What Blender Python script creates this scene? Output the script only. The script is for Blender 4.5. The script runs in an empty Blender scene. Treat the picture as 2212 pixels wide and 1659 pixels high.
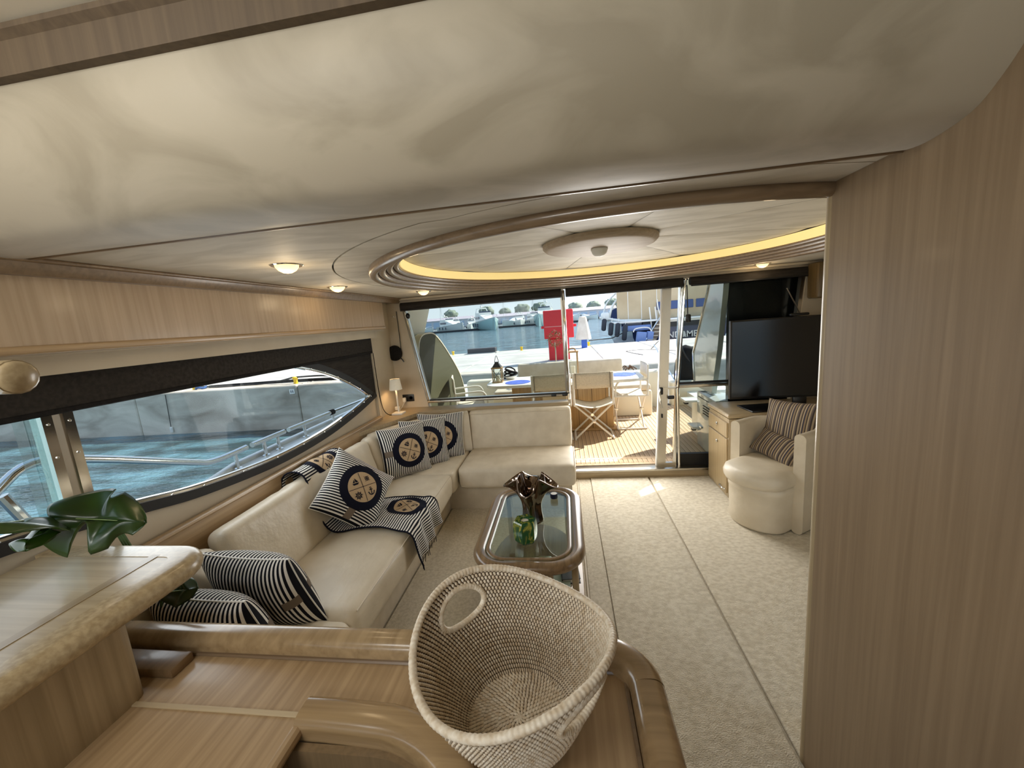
import bpy, bmesh, math, random
from mathutils import Vector, Matrix, noise
random.seed(7)
PI = math.pi
S = bpy.context.scene
COL = S.collection

# ------------------------------------------------------------------ camera, sky, sun, exposure
FPX = 840.0
cam_d = bpy.data.cameras.new('camera')
cam_d.sensor_fit = 'HORIZONTAL'; cam_d.sensor_width = 36.0
cam_d.lens = FPX / 2212.0 * 36.0
cam_d.clip_start = 0.02; cam_d.clip_end = 3000
cam = bpy.data.objects.new('camera', cam_d); COL.objects.link(cam)
yv = Vector((109.0, 146.5, -FPX)).normalized()          # world +Y (aft) seen from the camera
dv = Vector((1.0, 0.08, 0.0))                            # slope of the horizon
zv = dv.cross(yv).normalized(); zv = zv if zv.y > 0 else -zv
xv = yv.cross(zv)
Rw = Matrix((xv, yv, zv))                                # rows: camera-space images of the world axes
cam.matrix_world = Matrix.Translation((0, 0, 1.65)) @ Rw.to_4x4()
S.camera = cam

w = bpy.data.worlds.new('sky'); S.world = w; w.use_nodes = True
nt = w.node_tree; nt.nodes.clear()
wo = nt.nodes.new('ShaderNodeOutputWorld'); bg = nt.nodes.new('ShaderNodeBackground')
tc = nt.nodes.new('ShaderNodeTexCoord'); sx = nt.nodes.new('ShaderNodeSeparateXYZ')
rp = nt.nodes.new('ShaderNodeValToRGB')
rp.color_ramp.elements[0].position = 0.0; rp.color_ramp.elements[0].color = (0.84, 0.93, 1.0, 1)
rp.color_ramp.elements[1].position = 0.7; rp.color_ramp.elements[1].color = (0.36, 0.53, 0.82, 1)
e = rp.color_ramp.elements.new(0.18); e.color = (0.66, 0.82, 1.0, 1)
nt.links.new(tc.outputs['Generated'], sx.inputs[0]); nt.links.new(sx.outputs['Z'], rp.inputs[0])
nt.links.new(rp.outputs[0], bg.inputs[0]); bg.inputs[1].default_value = 1.45
nt.links.new(bg.outputs[0], wo.inputs[0])

sun_d = bpy.data.lights.new('sun', 'SUN'); sun_d.energy = 11.0; sun_d.angle = 0.01; sun_d.color = (1.0, 0.95, 0.86)
sun = bpy.data.objects.new('sun', sun_d); COL.objects.link(sun)
sun.rotation_euler = Vector((0.60, 0.42, 0.68)).to_track_quat('Z', 'Y').to_euler()

def area(name, loc, aim, sx_, sy_, power, col=(1, 1, 1)):
    d = bpy.data.lights.new(name, 'AREA'); d.shape = 'RECTANGLE'; d.size = sx_; d.size_y = sy_; d.energy = power; d.color = col
    o = bpy.data.objects.new(name, d); COL.objects.link(o); o.location = loc
    o.rotation_euler = (Vector(loc) - Vector(aim)).to_track_quat('Z', 'Y').to_euler()
    return o
# daylight through the windscreen and the helm side window, both forward of the camera position
wd_ = area('windscreen_daylight', (-1.25, -1.9, 1.86), (-0.70, 0.78, 2.12), 1.0, 0.5, 7, (1.0, 0.97, 0.90)); wd_.data.spread = math.radians(85)
area('windscreen_skylight', (-0.75, -2.0, 1.75), (-0.75, 1.0, 1.3), 1.8, 0.8, 4, (1.0, 0.98, 0.94))
area('added_hatch_fill', (-0.95, -0.20, 2.345), (-0.62, 0.75, 1.35), 0.9, 0.55, 16, (1.0, 0.98, 0.94))  # added overhead fill lamp for counter, basket and soffit
area('side_window_daylight', (-1.86, 0.55, 1.28), (0.0, 0.9, 1.3), 2.2, 0.40, 3.5, (0.94, 0.97, 1.0))
area('side_window_daylight_aft', (-1.86, 2.1, 1.2), (0.0, 2.1, 0.9), 1.7, 0.42, 9, (0.94, 0.97, 1.0))
area('aft_door_daylight', (0.45, 4.02, 1.05), (0.3, 1.0, 0.4), 0.8, 1.5, 30, (1.0, 0.97, 0.92))

S.view_settings.view_transform = 'Standard'; S.view_settings.look = 'None'
S.view_settings.gamma = 1.0; S.view_settings.use_curve_mapping = False
S.view_settings.exposure = 0.0
S.cycles.use_denoising = True
S.cycles.max_bounces = 8; S.cycles.transparent_max_bounces = 16
S.cycles.caustics_reflective = False; S.cycles.caustics_refractive = False
S.cycles.sample_clamp_indirect = 6.0

# ------------------------------------------------------------------ helpers: materials
def lin(r, g, b):
    f = lambda c: c / 12.92 if c <= 0.04045 else ((c + 0.055) / 1.055) ** 2.4
    return (f(r / 255), f(g / 255), f(b / 255), 1.0)

def M(name, c1, c2=None, nscale=(3, 3, 3), detail=5, ramp=(0.35, 0.65), rough=0.5, metal=0.0, spec=0.5,
      bump=None, coat=0.0, emit=None, estr=0.0, sheen=0.0, coords='Object', dist=0.0):
    m = bpy.data.materials.new(name); m.use_nodes = True
    n = m.node_tree; b = n.nodes['Principled BSDF']
    b.inputs['Base Color'].default_value = c1; b.inputs['Roughness'].default_value = rough
    b.inputs['Metallic'].default_value = metal; b.inputs['Specular IOR Level'].default_value = spec
    b.inputs['Coat Weight'].default_value = coat; b.inputs['Coat Roughness'].default_value = 0.12
    if sheen: b.inputs['Sheen Weight'].default_value = sheen
    if emit: b.inputs['Emission Color'].default_value = emit; b.inputs['Emission Strength'].default_value = estr
    t = None
    def coord():
        nonlocal t
        if t is None: t = n.nodes.new('ShaderNodeTexCoord')
        return t.outputs[coords]
    def nz(scale, det, dst=0.0):
        mp = n.nodes.new('ShaderNodeMapping'); mp.inputs['Scale'].default_value = scale
        n.links.new(coord(), mp.inputs['Vector'])
        x = n.nodes.new('ShaderNodeTexNoise'); x.inputs['Scale'].default_value = 1.0
        x.inputs['Detail'].default_value = det; x.inputs['Distortion'].default_value = dst
        n.links.new(mp.outputs[0], x.inputs['Vector']); return x.outputs['Fac']
    if c2:
        r = n.nodes.new('ShaderNodeValToRGB')
        r.color_ramp.elements[0].position = ramp[0]; r.color_ramp.elements[0].color = c1
        r.color_ramp.elements[1].position = ramp[1]; r.color_ramp.elements[1].color = c2
        n.links.new(nz(nscale, detail, dist), r.inputs[0]); n.links.new(r.outputs[0], b.inputs['Base Color'])
    if bump:
        bs, st = bump[0], bump[1]
        bp = n.nodes.new('ShaderNodeBump'); bp.inputs['Strength'].default_value = st
        bp.inputs['Distance'].default_value = bump[2] if len(bump) > 2 else 0.01
        n.links.new(nz(bs, 4), bp.inputs['Height']); n.links.new(bp.outputs[0], b.inputs['Normal'])
    return m

def wood(name, axis, c1=(180, 161, 128), c2=(154, 135, 103), rough=0.38, coat=0.25, fine=60.0):
    s = [fine, fine, fine]; s['xyz'.index(axis)] = 1.6
    m = M(name, lin(*c1), lin(*c2), tuple(s), 6, (0.30, 0.72), rough, coat=coat, dist=0.3)
    return m

def glass(name, tint=(0.9, 0.95, 0.94), gloss=0.06, rough=0.0, refl=0.12):
    m = bpy.data.materials.new(name); m.use_nodes = True
    n = m.node_tree; n.nodes.clear()
    o = n.nodes.new('ShaderNodeOutputMaterial'); mx = n.nodes.new('ShaderNodeMixShader')
    tr = n.nodes.new('ShaderNodeBsdfTransparent'); tr.inputs[0].default_value = (*tint, 1)
    gl = n.nodes.new('ShaderNodeBsdfGlossy'); gl.inputs['Roughness'].default_value = rough
    lw = n.nodes.new('ShaderNodeLayerWeight'); lw.inputs[0].default_value = 0.25
    mu = n.nodes.new('ShaderNodeMath'); mu.operation = 'MULTIPLY_ADD'; mu.inputs[1].default_value = refl; mu.inputs[2].default_value = gloss
    n.links.new(lw.outputs['Fresnel'], mu.inputs[0]); n.links.new(mu.outputs[0], mx.inputs[0])
    n.links.new(tr.outputs[0], mx.inputs[1]); n.links.new(gl.outputs[0], mx.inputs[2]); n.links.new(mx.outputs[0], o.inputs[0])
    return m

def stripes(name, c1, c2, period, duty=0.5, axis=0, rough=0.85, cols=None):
    """woven stripes across the cloth's own metric UV"""
    m = bpy.data.materials.new(name); m.use_nodes = True
    n = m.node_tree; b = n.nodes['Principled BSDF']; b.inputs['Roughness'].default_value = rough
    b.inputs['Specular IOR Level'].default_value = 0.2
    uv = n.nodes.new('ShaderNodeUVMap'); sp = n.nodes.new('ShaderNodeSeparateXYZ'); n.links.new(uv.outputs[0], sp.inputs[0])
    dv_ = n.nodes.new('ShaderNodeMath'); dv_.operation = 'DIVIDE'; dv_.inputs[1].default_value = period
    n.links.new(sp.outputs[axis], dv_.inputs[0])
    fr = n.nodes.new('ShaderNodeMath'); fr.operation = 'FRACT'; n.links.new(dv_.outputs[0], fr.inputs[0])
    r = n.nodes.new('ShaderNodeValToRGB'); r.color_ramp.interpolation = 'CONSTANT'
    if cols:
        r.color_ramp.elements[0].color = cols[0][1]; r.color_ramp.elements[0].position = 0
        r.color_ramp.elements[1].color = cols[1][1]; r.color_ramp.elements[1].position = cols[1][0]
        for p, c in cols[2:]:
            e_ = r.color_ramp.elements.new(p); e_.color = c
    else:
        r.color_ramp.elements[0].color = c1; r.color_ramp.elements[0].position = 0
        r.color_ramp.elements[1].color = c2; r.color_ramp.elements[1].position = duty
    n.links.new(fr.outputs[0], r.inputs[0]); n.links.new(r.outputs[0], b.inputs['Base Color'])
    nz = n.nodes.new('ShaderNodeTexNoise'); nz.inputs['Scale'].default_value = 400
    bp = n.nodes.new('ShaderNodeBump'); bp.inputs['Strength'].default_value = 0.3; bp.inputs['Distance'].default_value = 0.001
    n.links.new(uv.outputs[0], nz.inputs['Vector']); n.links.new(nz.outputs[0], bp.inputs['Height']); n.links.new(bp.outputs[0], b.inputs['Normal'])
    return m

WZ = wood('wood_vertical_grain', 'z'); WX = wood('wood_grain_across', 'x'); WY = wood('wood_grain_fore_aft', 'y', (188, 160, 122), (160, 132, 96))
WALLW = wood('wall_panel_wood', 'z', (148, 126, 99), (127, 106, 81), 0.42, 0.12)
WDK = wood('moulding_wood', 'x', (140, 118, 92), (116, 95, 72), 0.35, 0.3)
WRIM = wood('table_rim_wood', 'y', (146, 120, 88), (114, 92, 66), 0.28, 0.5)
PALE = M('leather_cream', lin(224, 213, 192), lin(210, 198, 175), (5, 5, 5), 4, rough=0.38, spec=0.5, bump=((16, 7, 16), 0.22, 0.02))
PALE2 = M('fabric_cream', lin(216, 204, 182), lin(203, 190, 167), (9, 9, 9), 4, rough=0.6, bump=((400, 400, 400), 0.12, 0.002))
CARPET = M('carpet_pile', lin(230, 220, 200), lin(208, 197, 174), (60, 60, 60), 8, rough=0.95, spec=0.1, sheen=0.2, bump=((260, 260, 260), 0.7, 0.006))
CARPET2 = M('carpet_runner_pile', lin(234, 225, 205), lin(210, 199, 176), (34, 50, 34), 8, rough=0.95, spec=0.1, sheen=0.2, bump=((170, 210, 170), 0.8, 0.008))
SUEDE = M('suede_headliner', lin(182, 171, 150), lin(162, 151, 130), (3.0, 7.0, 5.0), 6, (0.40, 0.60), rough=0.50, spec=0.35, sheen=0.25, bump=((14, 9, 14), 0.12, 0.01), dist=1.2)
SUEDE2 = M('suede_ceiling_panel', lin(200, 191, 173), lin(182, 172, 152), (2.2, 6.0, 3.0), 6, (0.42, 0.58), rough=0.6, spec=0.3, sheen=0.2, bump=((10, 14, 10), 0.10, 0.01), dist=1.6)
CREAM = M('cream_panel', lin(206, 194, 172), lin(196, 183, 160), (4, 4, 4), rough=0.55)
WHITE = M('white_gelcoat', lin(236, 236, 230), rough=0.25, coat=0.3)
OFFW = M('ivory_gelcoat', lin(232, 222, 196), rough=0.35)
WHITEM = M('white_paint', lin(235, 232, 224), rough=0.4)
BLACK = M('black_plastic', lin(16, 15, 15), rough=0.35)
BLACKM = M('black_fabric', lin(22, 20, 19), lin(32, 29, 27), (60, 60, 60), rough=0.8, spec=0.2)
BLIND = M('blind_fabric', lin(40, 36, 32), lin(54, 49, 44), (8, 60, 60), rough=0.75, spec=0.2)
CHROME = M('polished_steel', (0.78, 0.78, 0.76, 1), rough=0.10, metal=1.0)
CHAMP = M('brushed_steel', (0.50, 0.46, 0.39, 1), rough=0.28, metal=1.0)
GASKET = M('rubber_gasket', lin(20, 19, 18), rough=0.6)
BRONZE = M('mirrored_bronze', (0.20, 0.155, 0.125, 1), rough=0.03, metal=1.0)
GLASS = glass('window_glass', (0.76, 0.79, 0.78), 0.002, refl=0.06)
GLASSL = glass('side_window_glass', (0.88, 0.88, 0.86), 0.002, refl=0.03)
GLASSC = glass('clear_glass', (0.93, 0.95, 0.94), 0.03)
GLASST = glass('table_glass', (0.84, 0.90, 0.86), 0.02, refl=0.25)
NAVY = M('navy_knit', lin(20, 22, 36), rough=0.9, spec=0.15)
BEIGE = M('beige_knit', lin(190, 165, 132), rough=0.9, spec=0.15)
TAUPE = M('taupe_tape', lin(120, 106, 92), rough=0.9)
STRIPE = stripes('navy_white_stripe', lin(16, 17, 26), lin(236, 232, 224), 0.0165, 0.52, 0)
STRIPEB = stripes('navy_white_stripe_throw', lin(16, 17, 26), lin(236, 232, 224), 0.0170, 0.50, 1)
TSTR = stripes('taupe_multi_stripe', None, None, 0.085, rough=0.7, cols=[
    (0, lin(70, 62, 58)), (0.12, lin(168, 150, 124)), (0.24, lin(92, 80, 70)), (0.36, lin(196, 178, 148)), (0.44, lin(70, 66, 76)),
    (0.56, lin(150, 130, 104)), (0.68, lin(64, 56, 52)), (0.76, lin(180, 162, 132)), (0.88, lin(110, 98, 92))])
LEAF = M('monstera_leaf', lin(48, 78, 20), lin(32, 56, 18), (9, 9, 9), rough=0.32, coat=0.2)
TEAK = M('teak', lin(214, 188, 154), lin(192, 163, 128), (30, 2, 30), 5, rough=0.6)
TEAKBOX = wood('teak_pedestal', 'z', (202, 166, 112), (176, 140, 90), 0.4, 0.2)
CAULK = M('caulk', lin(48, 44, 42), rough=0.7)
CONC = M('concrete', lin(206, 203, 196), lin(184, 181, 175), (0.9, 0.9, 0.9), 9, rough=0.9, spec=0.2, bump=((6, 6, 6), 0.2, 0.02))
CONCW = M('quay_face_concrete', lin(218, 209, 194), lin(152, 143, 130), (0.55, 0.8, 1.5), 10, (0.35, 0.72), rough=0.95, spec=0.1, bump=((3, 3, 3), 0.5, 0.05), dist=0.8)
RED = M('red_paint', lin(214, 36, 48), rough=0.45)
YEL = M('yellow_paint', lin(240, 196, 30), rough=0.5)
ROPE = M('dark_rope', lin(52, 50, 48), rough=0.9)
NAVYP = M('navy_hull', lin(34, 46, 78), rough=0.2, coat=0.4)
BLUEP = M('blue_fender_cloth', lin(120, 146, 200), rough=0.6)
CANVAS = M('tan_canvas', lin(206, 186, 152), lin(192, 170, 136), (1, 1, 1), rough=0.85)
WICK = M('rattan', lin(242, 231, 211), lin(216, 197, 168), (70, 70, 70), 3, rough=0.5)
WICKD = M('rattan_core', lin(86, 70, 54), rough=0.8)
GOLDT = M('warm_lamp_glass', (1, 0.8, 0.5, 1), rough=0.3, emit=(1.0, 0.66, 0.28, 1), estr=1.7)
COVE = M('cove_glow', lin(240, 220, 150), rough=0.5, emit=(1.0, 0.74, 0.30, 1), estr=0.62)  # light of the hidden cove strip is put into the band as glow

# ------------------------------------------------------------------ helpers: meshes
class MB:
    def __init__(s): s.v = []; s.f = []; s.uv = None
    def add(s, v, f):
        k = len(s.v); s.v += [tuple(p) for p in v]; s.f += [tuple(i + k for i in q) for q in f]; return s
    def box(s, c, d, rot=None):
        hx, hy, hz = d[0] / 2, d[1] / 2, d[2] / 2
        P = [Vector((x, y, z)) for x in (-hx, hx) for y in (-hy, hy) for z in (-hz, hz)]
        if rot: P = [rot @ p for p in P]
        c = Vector(c)
        return s.add([p + c for p in P], [(0, 1, 3, 2), (4, 6, 7, 5), (0, 4, 5, 1), (2, 3, 7, 6), (0, 2, 6, 4), (1, 5, 7, 3)])
    def b6(s, x0, x1, y0, y1, z0, z1): return s.box(((x0 + x1) / 2, (y0 + y1) / 2, (z0 + z1) / 2), (abs(x1 - x0), abs(y1 - y0), abs(z1 - z0)))
    def rbox(s, c, d, r, seg=2, rot=None):
        bm = bmesh.new(); bmesh.ops.create_cube(bm, size=1.0)
        for q in bm.verts: q.co = Vector((q.co.x * d[0], q.co.y * d[1], q.co.z * d[2]))
        bmesh.ops.bevel(bm, geom=bm.edges[:], offset=min(r, min(d) * 0.49), segments=seg, profile=0.5, affect='EDGES')
        c = Vector(c); bm.verts.index_update()
        s.add([(rot @ q.co if rot else q.co) + c for q in bm.verts], [[q.index for q in f.verts] for f in bm.faces]); bm.free(); return s
    def tube(s, pts, r, seg=8, closed=False, cap=True):
        pts = [Vector(p) for p in pts]; n = len(pts)
        rr = r if isinstance(r, (list, tuple)) else [r] * n
        V = []; up = None
        for i, p in enumerate(pts):
            if closed: t = pts[(i + 1) % n] - pts[i - 1]
            else: t = pts[min(i + 1, n - 1)] - pts[max(i - 1, 0)]
            t.normalize()
            if up is None:
                up = Vector((0, 0, 1)) if abs(t.z) < 0.9 else Vector((1, 0, 0))
            a = t.cross(up)
            if a.length < 1e-5: a = t.cross(Vector((0.3, 1, 0.2)))
            a.normalize(); b = a.cross(t); up = b
            V += [p + (a * math.cos(2 * PI * k / seg) + b * math.sin(2 * PI * k / seg)) * rr[i] for k in range(seg)]
        F = []
        for i in range(n if closed else n - 1):
            j = (i + 1) % n
            F += [(i * seg + k, i * seg + (k + 1) % seg, j * seg + (k + 1) % seg, j * seg + k) for k in range(seg)]
        if cap and not closed:
            F.append(tuple(range(seg - 1, -1, -1))); F.append(tuple((n - 1) * seg + k for k in range(seg)))
        return s.add(V, F)
    def lathe(s, prof, c=(0, 0, 0), seg=24, sx_=1.0, sy_=1.0):
        V = []; F = []; n = len(prof); c = Vector(c)
        for r, z in prof: V += [c + Vector((r * sx_ * math.cos(2 * PI * k / seg), r * sy_ * math.sin(2 * PI * k / seg), z)) for k in range(seg)]
        for i in range(n - 1): F += [(i * seg + k, i * seg + (k + 1) % seg, (i + 1) * seg + (k + 1) % seg, (i + 1) * seg + k) for k in range(seg)]
        if prof[0][0] > 1e-6: F.append(tuple(range(seg - 1, -1, -1)))
        if prof[-1][0] > 1e-6: F.append(tuple((n - 1) * seg + k for k in range(seg)))
        return s.add(V, F)
    def sphere(s, c, r, seg=14, rings=8):
        rr = r if isinstance(r, (tuple, list)) else (r, r, r)
        V = []; F = []; c = Vector(c)
        for i in range(rings + 1):
            a = PI * i / rings
            V += [c + Vector((rr[0] * math.sin(a) * math.cos(2 * PI * k / seg), rr[1] * math.sin(a) * math.sin(2 * PI * k / seg), rr[2] * math.cos(a))) for k in range(seg)]
        for i in range(rings): F += [(i * seg + k, (i + 1) * seg + k, (i + 1) * seg + (k + 1) % seg, i * seg + (k + 1) % seg) for k in range(seg)]
        return s.add(V, F)
    def sweep(s, path, prof, closed=False, profclosed=True, cap=True):
        """profile (n, z) carried along a horizontal path; n points to the right of travel"""
        n = len(path); m = len(prof); V = []; F = []
        P = [Vector(p) if len(p) == 3 else Vector((p[0], p[1], 0)) for p in path]
        for i, p in enumerate(P):
            if closed: a, b = P[i] - P[i - 1], P[(i + 1) % n] - P[i]
            else: a = P[i] - P[max(i - 1, 0)] if i else P[1] - P[0]; b = P[min(i + 1, n - 1)] - P[i] if i < n - 1 else a
            a = Vector((a.x, a.y)).normalized(); b = Vector((b.x, b.y)).normalized()
            t = (a + b)
            t = t.normalized() if t.length > 1e-6 else a
            k = 1.0 / max(0.35, t.dot(a))
            nn = Vector((t.y, -t.x))
            V += [(p.x + nn.x * q[0] * k, p.y + nn.y * q[0] * k, p.z + q[1]) for q in prof]
        for i in range(n if closed else n - 1):
            j = (i + 1) % n
            F += [(i * m + k, j * m + k, j * m + (k + 1) % m, i * m + (k + 1) % m) for k in range(m if profclosed else m - 1)]
        if cap and not closed and profclosed:
            F.append(tuple(range(m))); F.append(tuple((n - 1) * m + k for k in range(m - 1, -1, -1)))
        return s.add(V, F)
    def grid(s, fn, nu, nv, u0=0, u1=1, v0=0, v1=1, wrapu=False):
        V = []; F = []
        cu = nu if wrapu else nu + 1
        for j in range(nv + 1):
            for i in range(cu): V.append(fn(u0 + (u1 - u0) * i / nu, v0 + (v1 - v0) * j / nv))
        for j in range(nv):
            for i in range(nu):
                k = (i + 1) % cu
                F.append((j * cu + i, j * cu + k, (j + 1) * cu + k, (j + 1) * cu + i))
        return s.add(V, F)
    def poly(s, outline, z0, z1):
        """upright prism of a 2-D outline (x, y)"""
        n = len(outline); V = [(x, y, z0) for x, y in outline] + [(x, y, z1) for x, y in outline]
        return s.add(V, [tuple(range(n - 1, -1, -1)), tuple(range(n, 2 * n))] + [(i, (i + 1) % n, n + (i + 1) % n, n + i) for i in range(n)])
    def build(s, name, mat, parent=None, smooth=35, mw=None, uv=None, recalc=True, wc=True):
        me = bpy.data.meshes.new(name); me.from_pydata(s.v, [], s.f); me.validate()
        if recalc:
            bm = bmesh.new(); bm.from_mesh(me); bmesh.ops.recalc_face_normals(bm, faces=bm.faces[:]); bm.to_mesh(me); bm.free()
        if uv:
            l = me.uv_layers.new(name='UVMap')
            for lp in me.loops: l.data[lp.index].uv = uv[lp.vertex_index]
        if smooth:
            me.polygons.foreach_set('use_smooth', [True] * len(me.polygons)); me.set_sharp_from_angle(angle=math.radians(smooth))
        me.materials.append(mat)
        o = bpy.data.objects.new(name, me); COL.objects.link(o)
        if mw is not None: o.matrix_world = mw
        if parent is not None:
            o.parent = parent
            if wc: o.matrix_parent_inverse = parent.matrix_basis.inverted()
        return o

def tag(o, label=None, cat=None, group=None, kind=None):
    if label: o['label'] = label
    if cat: o['category'] = cat
    if group: o['group'] = group
    if kind: o['kind'] = kind
    return o
def empty(name, loc=(0, 0, 0), rz=0.0, label=None, cat=None, group=None, kind=None):
    o = bpy.data.objects.new(name, None); COL.objects.link(o); o.location = loc; o.rotation_euler = (0, 0, rz); o.empty_display_size = 0.1
    return tag(o, label, cat, group, kind)
def struct(o, label=None): return tag(o, label, None, None, 'structure')
def copy_tree(o, parent=None):
    c = o.copy(); COL.objects.link(c)
    if parent is not None: c.parent = parent
    for ch in o.children: copy_tree(ch, c)
    return c
def plate(outer, holes, thick):
    """flat sheet with holes, local XY, centred on z"""
    cu = bpy.data.curves.new('t', 'CURVE'); cu.dimensions = '2D'; cu.fill_mode = 'BOTH'; cu.extrude = thick / 2
    for lp in [outer] + list(holes):
        sp = cu.splines.new('POLY'); sp.points.add(len(lp) - 1); sp.use_cyclic_u = True
        for i, p in enumerate(lp): sp.points[i].co = (p[0], p[1], 0, 1)
    ob = bpy.data.objects.new('t', cu); COL.objects.link(ob)
    dg = bpy.context.evaluated_depsgraph_get(); me = bpy.data.meshes.new_from_object(ob.evaluated_get(dg))
    b = MB(); b.add([v.co[:] for v in me.vertices], [list(p.vertices) for p in me.polygons])
    bpy.data.objects.remove(ob); bpy.data.curves.remove(cu); bpy.data.meshes.remove(me); return b
def wall_x(x): return Matrix(((0, 0, 1, x), (1, 0, 0, 0), (0, 1, 0, 0), (0, 0, 0, 1)))      # local (a,b,c) -> (x+c, a, b)
def wall_y(y): return Matrix(((1, 0, 0, 0), (0, 0, -1, y), (0, 1, 0, 0), (0, 0, 0, 1)))     # local (a,b,c) -> (a, y-c, b)
def rrect(x0, x1, y0, y1, r, seg=6):
    P = []
    for cx, cy, a0 in ((x1 - r, y1 - r, 0), (x0 + r, y1 - r, 90), (x0 + r, y0 + r, 180), (x1 - r, y0 + r, 270)):
        P += [(cx + r * math.cos(math.radians(a0 + 90 * i / seg)), cy + r * math.sin(math.radians(a0 + 90 * i / seg))) for i in range(seg + 1)]
    return P
def roundprof(w_, z0, z1, r, seg=4):
    return [(x, z) for x, z in rrect(-w_ / 2, w_ / 2, z0, z1, r, seg)]
def smoothpts(pts, n=6, closed=False):
    P = [Vector(p) for p in pts]; out = []; k = len(P)
    rng = range(k) if closed else range(k - 1)
    for i in rng:
        p0 = P[i - 1] if (closed or i > 0) else P[0]; p1 = P[i]; p2 = P[(i + 1) % k]; p3 = P[(i + 2) % k] if (closed or i + 2 < k) else P[-1]
        for j in range(n):
            t = j / n
            out.append(0.5 * ((2 * p1) + (p2 - p0) * t + (2 * p0 - 5 * p1 + 4 * p2 - p3) * t * t + (3 * p1 - p0 - 3 * p2 + p3) * t ** 3))
    if not closed: out.append(P[-1])
    return out
def cushion(size, r, puff=(0, 0, 0), cuts=(14, 14, 6), wr=0.0, seed=0, shape=None):
    """upholstered block: rounded box with domed faces and soft creases, centred at the origin"""
    hx, hy, hz = size[0] / 2, size[1] / 2, size[2] / 2
    def lin_(h, n):
        core = [(-h + r) + (2 * h - 2 * r) * i / n for i in range(n + 1)]
        e_ = [h - r + r * math.sin(a) for a in (0.4, 0.8, 1.2, PI / 2)]
        return [-q for q in reversed(e_)] + core + e_
    X, Y, Z = lin_(hx, cuts[0]), lin_(hy, cuts[1]), lin_(hz, cuts[2])
    idx = {}; V = []; F = []
    def vid(i, j, k):
        if (i, j, k) not in idx:
            p = Vector((X[i], Y[j], Z[k]))
            q = Vector((max(-hx + r, min(hx - r, p.x)), max(-hy + r, min(hy - r, p.y)), max(-hz + r, min(hz - r, p.z))))
            d = p - q
            if d.length > 1e-9: p = q + d.normalized() * r
            u, v, w2 = p.x / hx, p.y / hy, p.z / hz
            p.z += (1 if p.z > 0 else -1) * puff[2] * (1 - u * u) * (1 - v * v) * abs(w2)
            p.x += (1 if p.x > 0 else -1) * puff[0] * (1 - w2 * w2) * (1 - v * v) * abs(u)
            p.y += (1 if p.y > 0 else -1) * puff[1] * (1 - w2 * w2) * (1 - u * u) * abs(v)
            if wr:
                nn = noise.noise(Vector((p.x * 9 + seed, p.y * 4, p.z * 7))) + 0.5 * noise.noise(Vector((p.x * 22, p.y * 9 + seed, p.z * 14)))
                p += p.normalized() * wr * nn
            if shape: p = shape(p)
            idx[(i, j, k)] = len(V); V.append(p)
        return idx[(i, j, k)]
    a, b, c = len(X) - 1, len(Y) - 1, len(Z) - 1
    for i in range(a):
        for j in range(b):
            F.append((vid(i, j, 0), vid(i, j + 1, 0), vid(i + 1, j + 1, 0), vid(i + 1, j, 0)))
            F.append((vid(i, j, c), vid(i + 1, j, c), vid(i + 1, j + 1, c), vid(i, j + 1, c)))
    for i in range(a):
        for k in range(c):
            F.append((vid(i, 0, k), vid(i + 1, 0, k), vid(i + 1, 0, k + 1), vid(i, 0, k + 1)))
            F.append((vid(i, b, k), vid(i, b, k + 1), vid(i + 1, b, k + 1), vid(i + 1, b, k)))
    for j in range(b):
        for k in range(c):
            F.append((vid(0, j, k), vid(0, j, k + 1), vid(0, j + 1, k + 1), vid(0, j + 1, k)))
            F.append((vid(a, j, k), vid(a, j + 1, k), vid(a, j + 1, k + 1), vid(a, j, k + 1)))
    return MB().add(V, F)
def frame(c, normal, up):
    """matrix whose local z is the normal and local y the up direction"""
    z = Vector(normal).normalized(); x = Vector(up).cross(z).normalized(); y = z.cross(x)
    m = Matrix((x, y, z)).transposed().to_4x4(); m.translation = Vector(c); return m

# ------------------------------------------------------------------ the saloon shell
CZ = 1.955                                   # height of the saloon ceiling
# floor: sub-floor and three lengths of carpet
floor = struct(MB().b6(-1.9, 2.7, -2.2, 3.80, -0.06, -0.012).build('floor', CARPET), 'cream carpeted saloon floor')
MB().rbox((-0.52, 1.35, -0.004), (1.14, 4.9, 0.016), 0.004, 1).build('carpet_length', CARPET, floor)
MB().rbox((0.47, 1.50, 0.000), (0.56, 4.6, 0.024), 0.008, 2).build('carpet_runner', CARPET2, floor)
MB().rbox((1.73, 1.35, -0.002), (1.93, 4.9, 0.020), 0.006, 2).build('carpet_length', CARPET2, floor)
MB().tube([(0.058, -0.8, 0.003), (0.058, 3.79, 0.003)], 0.007, 8).build('carpet_edging', PALE2, floor)
MB().rbox((0.126, 1.35, -0.004), (0.12, 4.9, 0.016), 0.004, 1).build('carpet_length', CARPET, floor)
# step up to the aft door
st = struct(empty('trim_1'), 'wooden step below the aft sliding door')
MB().b6(-1.8, 2.6, 3.80, 3.86, -0.05, 0.075).build('riser', WX, st)
MB().rbox((0.4, 3.85, 0.082), (4.4, 0.13, 0.024), 0.008, 2).build('sill', CHAMP, st)

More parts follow.
